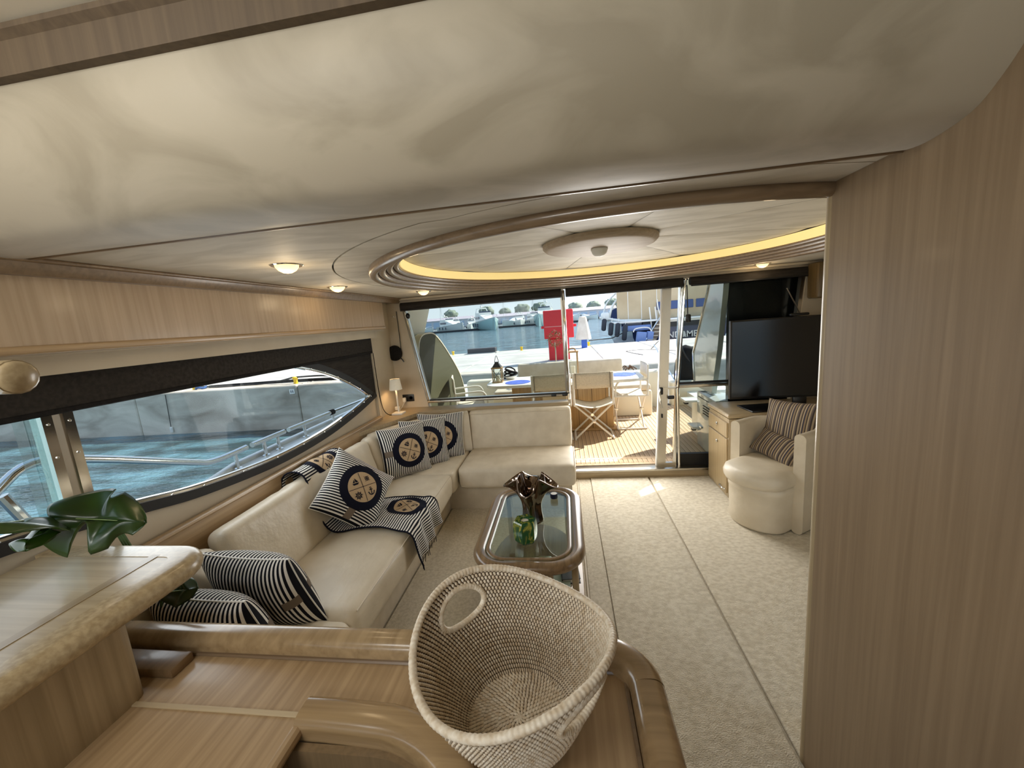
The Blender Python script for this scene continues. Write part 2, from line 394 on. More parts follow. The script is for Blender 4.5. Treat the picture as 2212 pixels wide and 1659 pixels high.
# ceiling with its oval recess
EX, EY, EA, EB = 0.30, 2.47, 1.37, 1.28
def ell(t, k=0.0): return (EX + (EA + k) * math.cos(t), EY + (EB + k) * math.sin(t))
def rectpt(t, x0, x1, y0, y1):
    c, s_ = math.cos(t), math.sin(t); k = 1e9
    if c > 1e-9: k = min(k, (x1 - EX) / c)
    if c < -1e-9: k = min(k, (x0 - EX) / c)
    if s_ > 1e-9: k = min(k, (y1 - EY) / s_)
    if s_ < -1e-9: k = min(k, (y0 - EY) / s_)
    return (EX + c * k, EY + s_ * k)
ceil_ = struct(empty('ceiling', (EX, EY, CZ)), 'cream suede ceiling with an oval recess')
NS = 120
def ring_panel(name, fin, fout, mat, z0, z1):
    V = []; F = []
    for i in range(NS):
        t = 2 * PI * i / NS
        a, b = fin(t), fout(t); V += [(a[0], a[1], z0), (b[0], b[1], z0), (b[0], b[1], z1), (a[0], a[1], z1)]
    for i in range(NS):
        j = (i + 1) % NS
        for k in range(4): F.append((i * 4 + k, j * 4 + k, j * 4 + (k + 1) % 4, i * 4 + (k + 1) % 4))
    return MB().add(V, F).build(name, mat, ceil_)
# angles chosen so that the rectangle keeps its corners
def rp_(t): return rectpt(t, -1.62, 2.70, 1.03, 3.86)
ring_panel('border_panel', lambda t: ell(t, 0.0), lambda t: ell(t, 0.17 if math.sin(t) > -0.9 else 0.145), SUEDE2, CZ, CZ + 0.02)
def outer_panel():
    ts = sorted([2 * PI * i / NS for i in range(NS)] + [math.atan2(y - EY, x - EX) % (2 * PI) for x in (-1.62, 2.70) for y in (1.03, 3.86)])
    V = []; F = []
    for t in ts:
        a = ell(t, 0.178 if math.sin(t) > -0.9 else 0.149); b = rp_(t)
        if (b[0] - EX) ** 2 + (b[1] - EY) ** 2 < (a[0] - EX) ** 2 + (a[1] - EY) ** 2: b = a
        V += [(a[0], a[1], CZ), (b[0], b[1], CZ), (b[0], b[1], CZ + 0.02), (a[0], a[1], CZ + 0.02)]
    n = len(ts)
    for i in range(n):
        j = (i + 1) % n
        for k in range(4): F.append((i * 4 + k, j * 4 + k, j * 4 + (k + 1) % 4, i * 4 + (k + 1) % 4))
    return MB().add(V, F).build('headliner_panel', SUEDE2, ceil_)
outer_panel()
ring_panel('backing_board', lambda t: ell(t, -0.02), lambda t: (ell(t, 0.22)[0], max(1.045, ell(t, 0.22)[1])), BLACK, CZ + 0.021, CZ + 0.03)
MB().b6(-1.9, 2.8, 0.85, 3.9, CZ + 0.16, CZ + 0.19).build('deckhead', CREAM, ceil_)
# stepped half-round mouldings
for k, (off, z, r) in enumerate(((-0.005, CZ - 0.012, 0.024), (-0.048, CZ + 0.002, 0.021), (-0.088, CZ + 0.018, 0.019), (-0.124, CZ + 0.034, 0.017))):
    prof = [(r * math.cos(a), r * math.sin(a)) for a in [2 * PI * i / 10 for i in range(10)]]
    MB().sweep([(*ell(-2 * PI * i / NS, off), z) for i in range(NS)], prof, closed=True).build('moulding_ring', WDK, ceil_, 60)
MB().sweep([(*ell(-2 * PI * i / NS, -0.145), CZ + 0.04) for i in range(NS)], [(-0.004, 0), (0.004, 0), (0.004, 0.055), (-0.004, 0.055)], closed=True).build('cove_band', COVE, ceil_)
# dome: eight upholstered wedges
for k in range(8):
    def fn(u, v, k=k):
        t = 2 * PI * (k + 0.5 + (u - 0.5) * 0.994) / 8 + 0.2; rr = 0.12 + 0.88 * v
        return (EX + (EA - 0.145) * rr * math.cos(t), EY + (EB - 0.145) * rr * math.sin(t), CZ + 0.098 + 0.02 * (1 - rr * rr) - 0.006 * (abs(u - 0.5) * 2) ** 8 * -1)
    MB().grid(fn, 16, 6).build('dome_panel', SUEDE2, ceil_)
MB().lathe([(0.0, 0.130), (1.0, 0.130)], (EX, EY, CZ), 48, EA - 0.14, EB - 0.14).build('dome_backing', BLACK, ceil_)
# rosette in the middle of the oval
ros = tag(MB().lathe([(0.0, 0.0), (0.90, 0.0), (0.95, 0.006), (1.0, 0.022), (1.0, 0.04), (0.0, 0.04)], (0.24, 2.47, CZ + 0.075), 64, 0.335, 0.34).build('ceiling_rosette', wood('rosette_wood', 'x', (176, 158, 136), (156, 138, 116), 0.6, 0.0)), 'round pale wooden plate in the middle of the oval ceiling', 'ceiling plate')
tag(MB().lathe([(0.0, -0.034), (0.028, -0.028), (0.043, -0.012), (0.046, 0.0), (0.05, 0.004), (0.05, 0.014), (0, 0.014)], (0.24, 2.47, CZ + 0.06), 24).build('ceiling_knob_lamp', WHITEM), 'small unlit white dome lamp on the round ceiling plate', 'lamp')

# rounded soffit where the saloon ceiling steps up to the helm, wooden strip and helm headliner
NP = [(1.035, 1.957), (1.03, 1.949), (0.98, 1.944), (0.92, 1.951), (0.88, 1.963), (0.85, 1.985), (0.815, 2.022), (0.785, 2.068), (0.765, 2.12), (0.755, 2.165), (0.75, 2.21)]
NP = [(p.x, p.y) for p in smoothpts([(a, b, 0) for a, b in NP], 4)]
sof = struct(empty('ceiling_soffit', (0, 0.9, 1.95)), 'rounded suede soffit below the helm headliner')
MB().grid(lambda u, v: (-1.85 + 2.66 * u, *NP[min(int(v * (len(NP) - 1) + 0.5), len(NP) - 1)]), 40, len(NP) - 1).build('soffit_face', SUEDE, sof, 60, recalc=False)
MB().tube([(-1.62, 1.036, 1.950), (0.80, 1.036, 1.950)], 0.0055, 6).build('fold_shade_line', WDK, sof)  # dark tube added to draw the shade edge along the fold
MB().sweep([(-1.9, 0.748), (0.9, 0.748)], [(0.0, 2.205), (0.018, 2.205), (0.018, 2.265), (0.03, 2.275), (0.03, 2.285), (-0.02, 2.285), (-0.02, 2.205)]).build('soffit_strip', wood('strip_wood', 'z', (100, 83, 62), (80, 65, 48), 0.6, 0.0), sof)
MB().grid(lambda u, v: (-1.9 + 2.8 * u, 0.75 - 3.0 * v, 2.284 + 0.10 * math.sin(min(1, v * 5) * PI / 2)), 6, 24).build('helm_headliner', CREAM, sof, 60)
hat = struct(empty('added_hatch', (-0.95, -0.2, 2.37)), 'unseen added roof hatch under the helm headliner')  # hatch added around the overhead fill lamp, headliner above it stays closed
MB().sweep([(x, y, 2.35) for x, y in rrect(-1.45, -0.45, -0.52, 0.12, 0.08, 5)], [(-0.03, 0.0), (0.03, 0.0), (0.03, 0.02), (-0.03, 0.02)], closed=True).build('hatch_frame', WHITEM, hat)
plate(rrect(-1.44, -0.46, -0.51, 0.11, 0.07, 5), [], 0.006).build('hatch_pane', glass('hatch_acrylic', (0.85, 0.88, 0.88), 0.02), hat, mw=Matrix.Translation((0, 0, 2.362)))
MB().b6(-1.9, 2.75, 0.76, 0.80, 2.2, 2.45).build('soffit_backing', CREAM, sof)

# right wooden partition beside the camera
wr_ = struct(empty('wall_right', (0.79, 0, 0)), 'tall wooden partition on the right with vertical grain')
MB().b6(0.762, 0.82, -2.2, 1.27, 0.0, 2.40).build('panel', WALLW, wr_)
MB().lathe([(0.0305, 0.0), (0.0305, CZ)], (0.7905, 1.272, 0), 20).build('edge_post', WZ, wr_)
# far right side of the saloon
struct(MB().b6(2.62, 2.68, 0.8, 3.95, 0.0, 1.98).build('wall_starboard', CREAM), 'cream side wall behind the television')
struct(MB().b6(0.82, 2.68, -2.2, -2.12, 0.0, 2.4).build('wall_forward_right', CREAM), 'cream wall forward of the partition')
# forward bulkhead with the windscreen opening, behind the camera
pf = plate([(-1.9, 0), (0.9, 0), (0.9, 2.42), (-1.9, 2.42)], [[(-1.8, 1.25), (0.6, 1.25), (0.6, 2.2), (-1.8, 2.2)]], 0.05)
struct(pf.build('wall_forward', CREAM, mw=wall_y(-2.2)), 'forward bulkhead with the windscreen opening')

# left wall with the long curved window
low = [(-1.6, 1.12), (0.2, 1.09), (0.9, 1.065), (1.29, 1.00), (1.59, 0.945), (2.09, 0.905), (2.58, 0.92), (3.0, 0.975), (3.33, 1.04)]
upp = [(3.385, 1.055), (3.12, 1.215), (2.81, 1.36), (2.5, 1.46), (2.2, 1.525), (1.9, 1.56), (0.2, 1.60), (-1.6, 1.60)]
lowS = [(p.x, p.y) for p in smoothpts([(a, b, 0) for a, b in low], 6)]; uppS = [(p.x, p.y) for p in smoothpts([(a, b, 0) for a, b in upp], 6)]
HOLE = lowS + uppS
wl = struct(plate([(-2.25, 0.0), (3.9, 0.0), (3.9, 2.42), (-2.25, 2.42)], [HOLE], 0.05).build('wall_left', CREAM, mw=wall_x(-1.825)), 'cream left wall around the long window')
win1 = struct(empty('window_1', (-1.8, 2.0, 0.9)), 'long curved side window in a polished frame')
n_ = len(HOLE)
def inset(P, d):
    out = []
    for i in range(len(P)):
        a = Vector(P[i - 1]); b = Vector(P[i]); c = Vector(P[(i + 1) % len(P)])
        t = (c - a); t = t.normalized() if t.length > 1e-6 else Vector((1, 0)); out.append((b.x - t.y * d, b.y + t.x * d))
    return out
MB().sweep([(p[0], p[1], 0) for p in HOLE], [(-0.022, 0.0), (0.022, 0.0), (0.022, 0.03), (-0.022, 0.03)], closed=True).build('gasket', GASKET, win1, mw=wall_x(-1.812))
INN = inset(HOLE, 0.024)
MB().sweep([(p[0], p[1], 0) for p in INN], [(-0.014, 0.0), (0.014, 0.0), (0.014, 0.022), (0.009, 0.028), (-0.009, 0.028), (-0.014, 0.022)], closed=True).build('frame', CHROME, win1, mw=wall_x(-1.818))
plate(INN, [], 0.006).build('pane', GLASSL, win1, mw=wall_x(-1.83))
for i in range(0, n_, 3):
    a, b = INN[i]
    if -1.5 < a < 3.4 and not 1.55 < b: MB().sphere((-1.789, a, b), 0.006, 8, 5).build('screw', CHROME, win1)
# chrome mullion of the side window
mul = struct(empty('trim_2', (-1.8, 1.11, 1.1)), 'chrome mullion of the side window')
MB().b6(-1.835, -1.785, 1.075, 1.105, 1.02, 1.56).build('mullion_edge', CHROME, mul)
MB().b6(-1.835, -1.79, 1.105, 1.135, 1.02, 1.56).build('mullion_core', CHAMP, mul)
MB().b6(-1.835, -1.785, 1.135, 1.165, 1.02, 1.56).build('mullion_edge', CHROME, mul)
for z in (1.12, 1.30, 1.42):
    for y in (1.09, 1.15): MB().sphere((-1.784, y, z), 0.005, 8, 5).build('screw', CHROME, mul)
MB().b6(-1.85, -1.80, 1.04, 1.072, 1.02, 1.56).build('sliding_pane_edge', glass('pane_edge', (0.68, 0.78, 0.78), 0.08), mul)
# cream aft return of the window recess
struct(MB().b6(-1.80, -1.775, 3.42, 3.86, 0.80, 1.95).build('trim_3', CREAM), 'cream upright beside the side window')
# wooden coaming behind the sofa
tr4 = struct(empty('trim_4', (-1.76, 2.2, 0.5)), 'wooden ledge behind the long sofa back')
MB().sweep([(-1.765, 0.95), (-1.765, 3.4)], roundprof(0.05, 0.40, 0.855, 0.018), False).build('ledge_board', WY, tr4)
MB().tube([(-1.742, 0.95, 0.846), (-1.742, 3.38, 0.846)], 0.011, 8).build('ledge_bead', WY, tr4)
# corner shelf
tr5 = struct(empty('trim_5', (-1.6, 3.6, 0.84)), 'wooden corner shelf behind the sofa')
MB().poly([(-1.79, 2.95), (-1.74, 2.95), (-1.46, 3.60), (-0.9, 3.72), (0.01, 3.735), (0.01, 3.86), (-1.79, 3.86)], 0.79, 0.825).build('shelf_top', WX, tr5)
MB().poly([(-1.79, 2.97), (-1.75, 2.97), (-1.48, 3.62), (-0.9, 3.735), (0.0, 3.75), (0.0, 3.85), (-1.79, 3.85)], 0.0, 0.79).build('shelf_apron', WZ, tr5)

# aft bulkhead
AFT = [(-1.88, -0.05), (2.7, -0.05), (2.7, 1.99), (-1.88, 1.99)]
AH = [(-1.44, 0.80), (0.0, 0.80), (0.0, 0.075), (2.06, 0.075), (2.06, 0.88), (2.16, 1.905), (-1.62, 1.905)]
wa = struct(plate(AFT, [AH], 0.06).build('wall_aft', CREAM, mw=wall_y(3.88)), 'cream aft bulkhead around the glazing')
MB().rbox((0.45, 3.84, 1.945), (4.3, 0.06, 0.03), 0.008, 2).build('cornice', WDK, wa)
MB().b6(-1.62, 2.62, 3.80, 3.845, 1.93, 1.95).build('cornice_lip', CREAM, wa)
win2 = struct(empty('window_2', (-0.8, 3.88, 0.85)), 'fixed aft window left of the door')
W2 = [(-1.60, 1.895), (-1.44, 0.885), (0.005, 0.885), (0.005, 1.895)]
MB().sweep([(a, b, 0) for a, b in W2], [(-0.016, -0.02), (0.016, -0.02), (0.016, 0.025), (-0.016, 0.025)], closed=True).build('frame', CHAMP, win2, mw=wall_y(3.88))
MB().tube([(-1.585, 3.845, 1.83), (-1.43, 3.845, 0.89)], 0.011, 8).build('frame_bead', CHROME, win2)
plate(W2, [], 0.006).build('pane', GLASS, win2, mw=wall_y(3.885))
plate([(-1.42, 0.805), (-0.01, 0.805), (-0.01, 0.87), (-1.435, 0.87)], [], 0.006).build('lower_pane', GLASS, win2, mw=wall_y(3.885))
MB().rbox((-0.71, 3.862, 0.872), (1.48, 0.035, 0.022), 0.006, 2).build('sill_rail', CHAMP, win2)
MB().rbox((-0.71, 3.85, 0.893), (1.48, 0.02, 0.012), 0.004, 1).build('sill_gasket', GASKET, win2)
for x in (-1.07, -0.13, -0.02): MB().rbox((x, 3.838, 0.878), (0.05, 0.03, 0.024), 0.006, 2).build('latch', BLACK, win2)
door = struct(empty('door_1', (0.9, 3.88, 0.08)), 'sliding aft door slid open beside the doorway')
MB().rbox((0.018, 3.868, 1.36), (0.030, 0.05, 1.07), 0.006, 2).build('door_post', CHROME, door)
def slant(name, xb, xt, wd, dp, y, z0, z1, mat, par, k=0.006):
    V = []
    for x, z in ((xb, z0), (xt, z1)): V += [(x - wd / 2, y - dp / 2, z), (x + wd / 2, y - dp / 2, z), (x + wd / 2, y + dp / 2, z), (x - wd / 2, y + dp / 2, z)]
    return MB().add(V, [(0, 1, 2, 3), (4, 7, 6, 5), (0, 4, 5, 1), (1, 5, 6, 2), (2, 6, 7, 3), (3, 7, 4, 0)]).build(name, mat, par)
slant('door_stile', 0.895, 0.975, 0.085, 0.035, 3.885, 0.09, 1.86, CHAMP, door)
slant('stile_edge', 0.853, 0.934, 0.012, 0.04, 3.885, 0.09, 1.86, WHITEM, door)
slant('door_stile', 1.025, 1.105, 0.03, 0.035, 3.895, 0.09, 1.86, CHROME, door)
MB().b6(0.86, 1.04, 3.865, 3.90, 0.09, 0.125).build('door_bottom_rail', CHAMP, door)
MB().b6(0.90, 1.06, 3.86, 3.885, 0.872, 0.892).build('door_mid_rail', CHAMP, door)
h = MB().rbox((0.905, 3.852, 0.86), (0.035, 0.018, 0.07), 0.008, 2).build('handle_plate', BLACK, door)
MB().tube(smoothpts([(0.897, 3.85, 0.88), (0.885, 3.825, 0.85), (0.888, 3.815, 0.77), (0.902, 3.825, 0.70)], 5), 0.008, 8).build('handle', CHROME, h)
MB().rbox((0.995, 3.85, 0.795), (0.06, 0.025, 0.036), 0.01, 2).build('latch', BLACK, door)
MB().rbox((0.912, 3.863, 0.61), (0.016, 0.008, 0.04), 0.005, 2).build('keyhole', BLACK, door)
win3 = struct(empty('window_3', (1.5, 3.89, 0.09)), 'fixed aft window right of the door')
W3 = [(1.075, 0.13), (2.04, 0.13), (2.04, 0.88), (2.14, 1.895), (1.135, 1.895)]
plate([(1.04, 0.21), (2.05, 0.21), (2.05, 1.895), (1.115, 1.895)], [], 0.006).build('pane', GLASS, win3, mw=wall_y(3.90))
MB().b6(1.05, 2.06, 3.87, 3.915, 0.09, 0.21).build('bottom_rail', GASKET, win3)
MB().rbox((1.55, 3.87, 0.895), (1.0, 0.035, 0.03), 0.006, 2).build('mid_rail', CHAMP, win3)
MB().rbox((1.55, 3.865, 0.925), (1.0, 0.03, 0.022), 0.006, 2).build('mid_gasket', GASKET, win3)
slant('frame', 1.0 + 1.06, 2.15, 0.05, 0.05, 3.885, 0.88, 1.90, CHAMP, win3)
MB().tube([(2.0, 3.86, 1.74), (2.12, 3.86, 1.50)], 0.006, 6).build('frame_bead', CHAMP, win3)
# polished grab pole at the door
gp = tag(empty('grab_pole', (1.05, 3.835, 0.0), label='polished steel grab pole beside the aft door', cat='pole'))
MB().tube([(1.13, 3.835, 1.90), (1.055, 3.835, 0.86), (1.06, 3.835, 0.0)], 0.011, 10).build('pole', CHROME, gp)
MB().lathe([(0.022, 0), (0.022, 0.012), (0.012, 0.016)], (1.13, 3.835, 1.885), 14).build('top_flange', CHROME, gp)
MB().lathe([(0.022, 0), (0.022, 0.008), (0.012, 0.012)], (1.06, 3.835, 0.012), 14).build('bottom_flange', CHROME, gp)
bc = tag(empty('hanging_toggle', (1.14, 3.80, 1.6), label='black cord with toggle hanging by the grab pole', cat='toggle'))
MB().tube([(1.135, 3.81, 1.84), (1.14, 3.81, 1.58)], 0.005, 6).build('cord', BLACK, bc)
MB().rbox((1.145, 3.81, 1.54), (0.045, 0.03, 0.075), 0.012, 2).build('toggle', BLACK, bc)
# roller blinds over the aft glazing and the side window
def blind(x0, x1, label):
    b = tag(empty('roller_blind', ((x0 + x1) / 2, 3.80, 1.83), label=label, cat='blind', group='dark roller blinds over the aft glazing'))
    MB().tube([(x0, 3.81, 1.872), (x1, 3.81, 1.872)], 0.036, 14).build('roll', BLIND, b)
    MB().b6(x0, x1, 3.776, 3.782, 1.835, 1.872).build('cloth', BLIND, b)
    MB().rbox(((x0 + x1) / 2, 3.779, 1.832), (x1 - x0, 0.012, 0.016), 0.004, 1).build('hem_bar', BLACK, b)
blind(-1.60, 0.0, 'dark roller blind rolled up over the left aft window')
blind(0.04, 1.10, 'dark roller blind rolled up over the open doorway')
blind(1.16, 2.14, 'dark roller blind rolled up over the right aft window')
sb = tag(empty('side_blind', (-1.74, 1.5, 1.5), label='long dark pleated blind along the top of the side window', cat='blind'))
MB().b6(-1.772, -1.764, -1.6, 3.42, 1.452, 1.60).build('cloth', BLIND, sb)
MB().rbox((-1.766, 0.9, 1.462), (0.016, 5.0, 0.020), 0.004, 1).build('hem_bar', BLACKM, sb)
plate([(2.36, 1.60), (2.40, 1.515), (2.51, 1.485), (2.82, 1.385), (3.13, 1.24), (3.40, 1.075), (3.425, 1.05), (3.425, 1.60)], [], 0.006).build('aft_cloth', BLIND, sb, mw=wall_x(-1.79))

# overhead locker on the left
lk = tag(empty('overhead_locker', (-1.72, 1.5, 1.66), label='long wooden overhead locker along the left wall', cat='locker'))
lkp = [(-1.795, -2.1), (-1.655, -2.1)] + [(-1.655, 3.50)] + [(-1.655 - 0.06 * (1 - math.cos(a)), 3.50 + 0.06 * math.sin(a)) for a in (0.4, 0.8, 1.2, PI / 2)] + [(-1.795, 3.56)]
MB().poly(lkp, 1.672, 1.912).build('front_panel', wood('locker_wood', 'z', (192, 169, 140), (170, 147, 117), 0.42, 0.10), lk)
MB().sweep([(-1.655, -2.1), (-1.655, 3.5)], roundprof(0.022, 1.662, 1.69, 0.009)).build('lower_bead', WY, lk)
MB().b6(-1.79, -1.665, -2.1, 3.5, 1.655, 1.671).build('underside', CREAM, lk)
tr6 = struct(empty('trim_6', (-1.62, 1.5, 1.92)), 'wooden cornice along the left edge of the ceiling')
MB().sweep([(-1.635, -0.0), (-1.635, 3.82)], [(-0.02, 1.905), (0.012, 1.905), (0.028, 1.93), (0.034, CZ), (-0.16, CZ), (-0.16, 1.93)], False).build('cornice', WDK, tr6)
MB().sweep([(-1.60, 0.8), (-1.60, 3.82)], roundprof(0.02, CZ - 0.014, CZ + 0.001, 0.006)).build('cornice_bead', WDK, tr6)
tr7 = struct(MB().b6(-1.80, -1.72, -2.1, 3.44, 1.59, 1.665).build('trim_7', CREAM), 'cream pelmet above the side window')
struct(MB().b6(0.80, 2.75, -2.2, 0.86, 2.10, 2.14).build('ceiling_starboard', CREAM), 'cream ceiling beyond the partition')

# ------------------------------------------------------------------ ceiling downlights
def downlight(x, y, label):
    b = tag(empty('downlight', (x, y, CZ), label=label, cat='lamp', group='lit dome downlights in the ceiling'))
    MB().lathe([(0.046, -0.002), (0.060, -0.004), (0.064, 0.0), (0.064, 0.004), (0.046, 0.004)], (x, y, CZ - 0.002), 28).build('rim', CHROME, b)
    MB().lathe([(0.0, -0.034), (0.018, -0.031), (0.034, -0.022), (0.045, -0.008), (0.047, 0.0)], (x, y, CZ - 0.002), 24).build('bowl', GOLDT, b)
    d = bpy.data.lights.new('bulb', 'POINT'); d.energy = 0.8; d.color = (1.0, 0.76, 0.46); d.shadow_soft_size = 0.04
    o = bpy.data.objects.new('bulb', d); COL.objects.link(o); o.location = (0, 0, -0.075); o.parent = b
downlight(-1.14, 1.57, 'lit dome downlight nearest the soffit, largest of the ceiling lamps')
downlight(-1.44, 2.44, 'lit dome downlight above the long sofa, middle one on the left')
downlight(-1.16, 3.28, 'lit dome downlight by the corner of the aft window')
downlight(1.70, 3.66, 'lit dome downlight near the television, right of the oval')

# ------------------------------------------------------------------ sofa
sofa = tag(empty('corner_sofa', (-1.3, 2.4, 0.0), label='long cream leather corner sofa built in along the left wall', cat='sofa'))
# plinth
MB().poly([(-1.74, 0.98), (-0.35, 0.98), (-0.35, 1.36), (-1.10, 1.36), (-1.10, 3.20), (0.0, 3.20), (0.0, 3.74), (-0.9, 3.72), (-1.46, 3.58), (-1.74, 2.94)], 0.0, 0.235).build('plinth', PALE2, sofa)
MB().poly([(-1.74, 0.98), (-0.37, 0.98), (-0.37, 1.34), (-1.14, 1.34), (-1.14, 3.24), (-0.02, 3.24), (-0.02, 3.74), (-0.9, 3.72), (-1.46, 3.58), (-1.74, 2.94)], 0.235, 0.30).build('seat_board', PALE2, sofa)
def seat(name, x0, x1, y0, y1, z0=0.235, z1=0.43, r=0.05, puff=0.02, mat=PALE, wr=0.006, seed=0, cuts=(14, 18, 4)):
    o = cushion((x1 - x0, y1 - y0, z1 - z0), r, (0.006, 0.006, puff), cuts, wr, seed).build(name, mat, sofa, 80, mw=Matrix.Translation(((x0 + x1) / 2, (y0 + y1) / 2, (z0 + z1) / 2)))
    return o
def piping(pts, par=None, r=0.004): return MB().tube(pts, r, 6).build('piping', PALE, par or sofa, 80)
s1_ = seat('seat_cushion', -1.60, -0.985, 1.41, 2.99, wr=0.011, seed=3)
piping([(-0.992, 1.45, 0.415), (-0.992, 2.95, 0.415)])
# corner seat: five-sided
def corner_shape(p): return p
cs = MB().poly([(p[0], p[1]) for p in [(-1.66, 3.0), (-1.00, 3.0), (-0.985, 3.05), (-0.985, 3.60), (-1.0, 3.66), (-1.44, 3.56)]], 0.235, 0.425)
bm = bmesh.new(); me_ = bpy.data.meshes.new('t'); me_.from_pydata(cs.v, [], cs.f); bm.from_mesh(me_)
bmesh.ops.bevel(bm, geom=bm.edges[:], offset=0.025, segments=3, profile=0.5, affect='EDGES'); bm.verts.index_update()
cs2 = MB().add([v.co[:] for v in bm.verts], [[v.index for v in f.verts] for f in bm.faces]); bm.free(); bpy.data.meshes.remove(me_)
cs2.build('corner_seat_cushion', PALE, sofa, 80)
seat('seat_cushion', -0.975, 0.035, 3.09, 3.66, z1=0.43, mat=PALE2, seed=9, cuts=(18, 10, 4), wr=0.004, r=0.045)
piping([(-0.95, 3.095, 0.262), (0.01, 3.095, 0.262)])
piping([(0.035, 3.10, 0.41), (0.035, 3.62, 0.41)])
seat('seat_cushion', -1.60, -0.98, 1.0, 1.405, z1=0.425, seed=5, cuts=(10, 8, 4))
seat('seat_cushion', -0.97, -0.36, 1.0, 1.38, z1=0.42, seed=15, cuts=(10, 8, 4), mat=PALE2)
def backc(c, size, rx, rz, mat=PALE, r=0.05, wr=0.006, seed=0, puff=0.018, cuts=(14, 4, 8)):
    mw = Matrix.Translation(c) @ Matrix.Rotation(rz, 4, 'Z') @ Matrix.Rotation(rx, 4, 'X')
    return cushion(size, r, (0.0, puff, 0.004), cuts, wr, seed).build('back_cushion', mat, sofa, 80, mw=mw)
LB = math.radians(-13)
# along the left wall (local x runs fore and aft)
backc((-1.605, 2.13, 0.60), (1.38, 0.13, 0.40), LB, PI / 2, wr=0.010, seed=1, cuts=(24, 4, 8))
backc((-1.61, 1.20, 0.585), (0.44, 0.13, 0.36), LB, PI / 2, seed=2, wr=0.012)
backc((-1.60, 2.93, 0.60), (0.20, 0.12, 0.40), LB, PI / 2 - 0.12, seed=4)
# curved corner back
def arcback(u, v):
    a = Vector((-1.655, 2.98)); b = Vector((-1.50, 3.46)); c = Vector((-0.985, 3.665))
    return a * (1 - u) ** 2 + 2 * b * u * (1 - u) + c * u * u
pth = [arcback(i / 16, 0) for i in range(17)]
MB().sweep([(p.x, p.y, 0) for p in pth], [(n - (0.05 if z < 0.6 else 0.0) * -1 * 0.0 + 0.05 * (0.80 - z) / 0.4, z) for n, z in roundprof(0.12, 0.41, 0.80, 0.045, 5)]).build('corner_back_cushion', PALE, sofa, 80)
backc((-0.475, 3.685, 0.60), (1.0, 0.13, 0.39), math.radians(-8), 0, mat=PALE2, seed=7, wr=0.003, r=0.035, cuts=(18, 4, 8))
MB().tube([(-0.955, 3.622, 0.775), (-0.002, 3.622, 0.775)], 0.004, 6).build('piping', PALE2, sofa, 80)

# ------------------------------------------------------------------ pillows with the nautical roundel
PW, PT = 0.43, 0.098
def psurf(a, b, side=1, off=0.0):
    """pillow surface: a, b in metres across the cloth"""
    u = max(-1, min(1, a / (PW / 2))); v = max(-1, min(1, b / (PW / 2)))
    fu, fv = 1 - abs(u) ** 2.4, 1 - abs(v) ** 2.4
    h_ = PT * (max(0, fu) * max(0, fv)) ** 0.5
    x = a * (1 - 0.075 * (1 - v * v) * u * u); y = b * (1 - 0.075 * (1 - u * u) * v * v)
    return Vector((x, y, side * (h_ + off)))
def pillow_mesh(mat, parent, mw=None, name='cover'):
    V = []; F = []; UV = []; N = 26
    for s_ in (1, -1):
        k = len(V)
        for j in range(N + 1):
            for i in range(N + 1):
                uu = math.sin((i / N - 0.5) * PI) ; vv = math.sin((j / N - 0.5) * PI)
                a, b = uu * PW / 2, vv * PW / 2
                V.append(psurf(a, b, s_)); UV.append((a + 5, b + 5))
        for j in range(N):
            for i in range(N):
                q = (k + j * (N + 1) + i, k + j * (N + 1) + i + 1, k + (j + 1) * (N + 1) + i + 1, k + (j + 1) * (N + 1) + i)
                F.append(q if s_ > 0 else q[::-1])
    return MB().add(V, F).build(name, mat, parent, 80, mw=mw, uv=UV, recalc=False, wc=False)
def strip(pts, wd):
    """flat ribbon of quads along 2-D points"""
    L = []
    for i, p in enumerate(pts):
        p = Vector(p); t = Vector(pts[min(i + 1, len(pts) - 1)]) - Vector(pts[max(i - 1, 0)]); t.normalize(); n = Vector((-t.y, t.x)) * wd / 2
        L.append((p + n, p - n))
    return L
def seg(a, b, n=5): return [(a[0] + (b[0] - a[0]) * i / n, a[1] + (b[1] - a[1]) * i / n) for i in range(n + 1)]
def arc(c, r, a0, a1, n=16): return [(c[0] + r * math.cos(a0 + (a1 - a0) * i / n), c[1] + r * math.sin(a0 + (a1 - a0) * i / n)) for i in range(n + 1)]
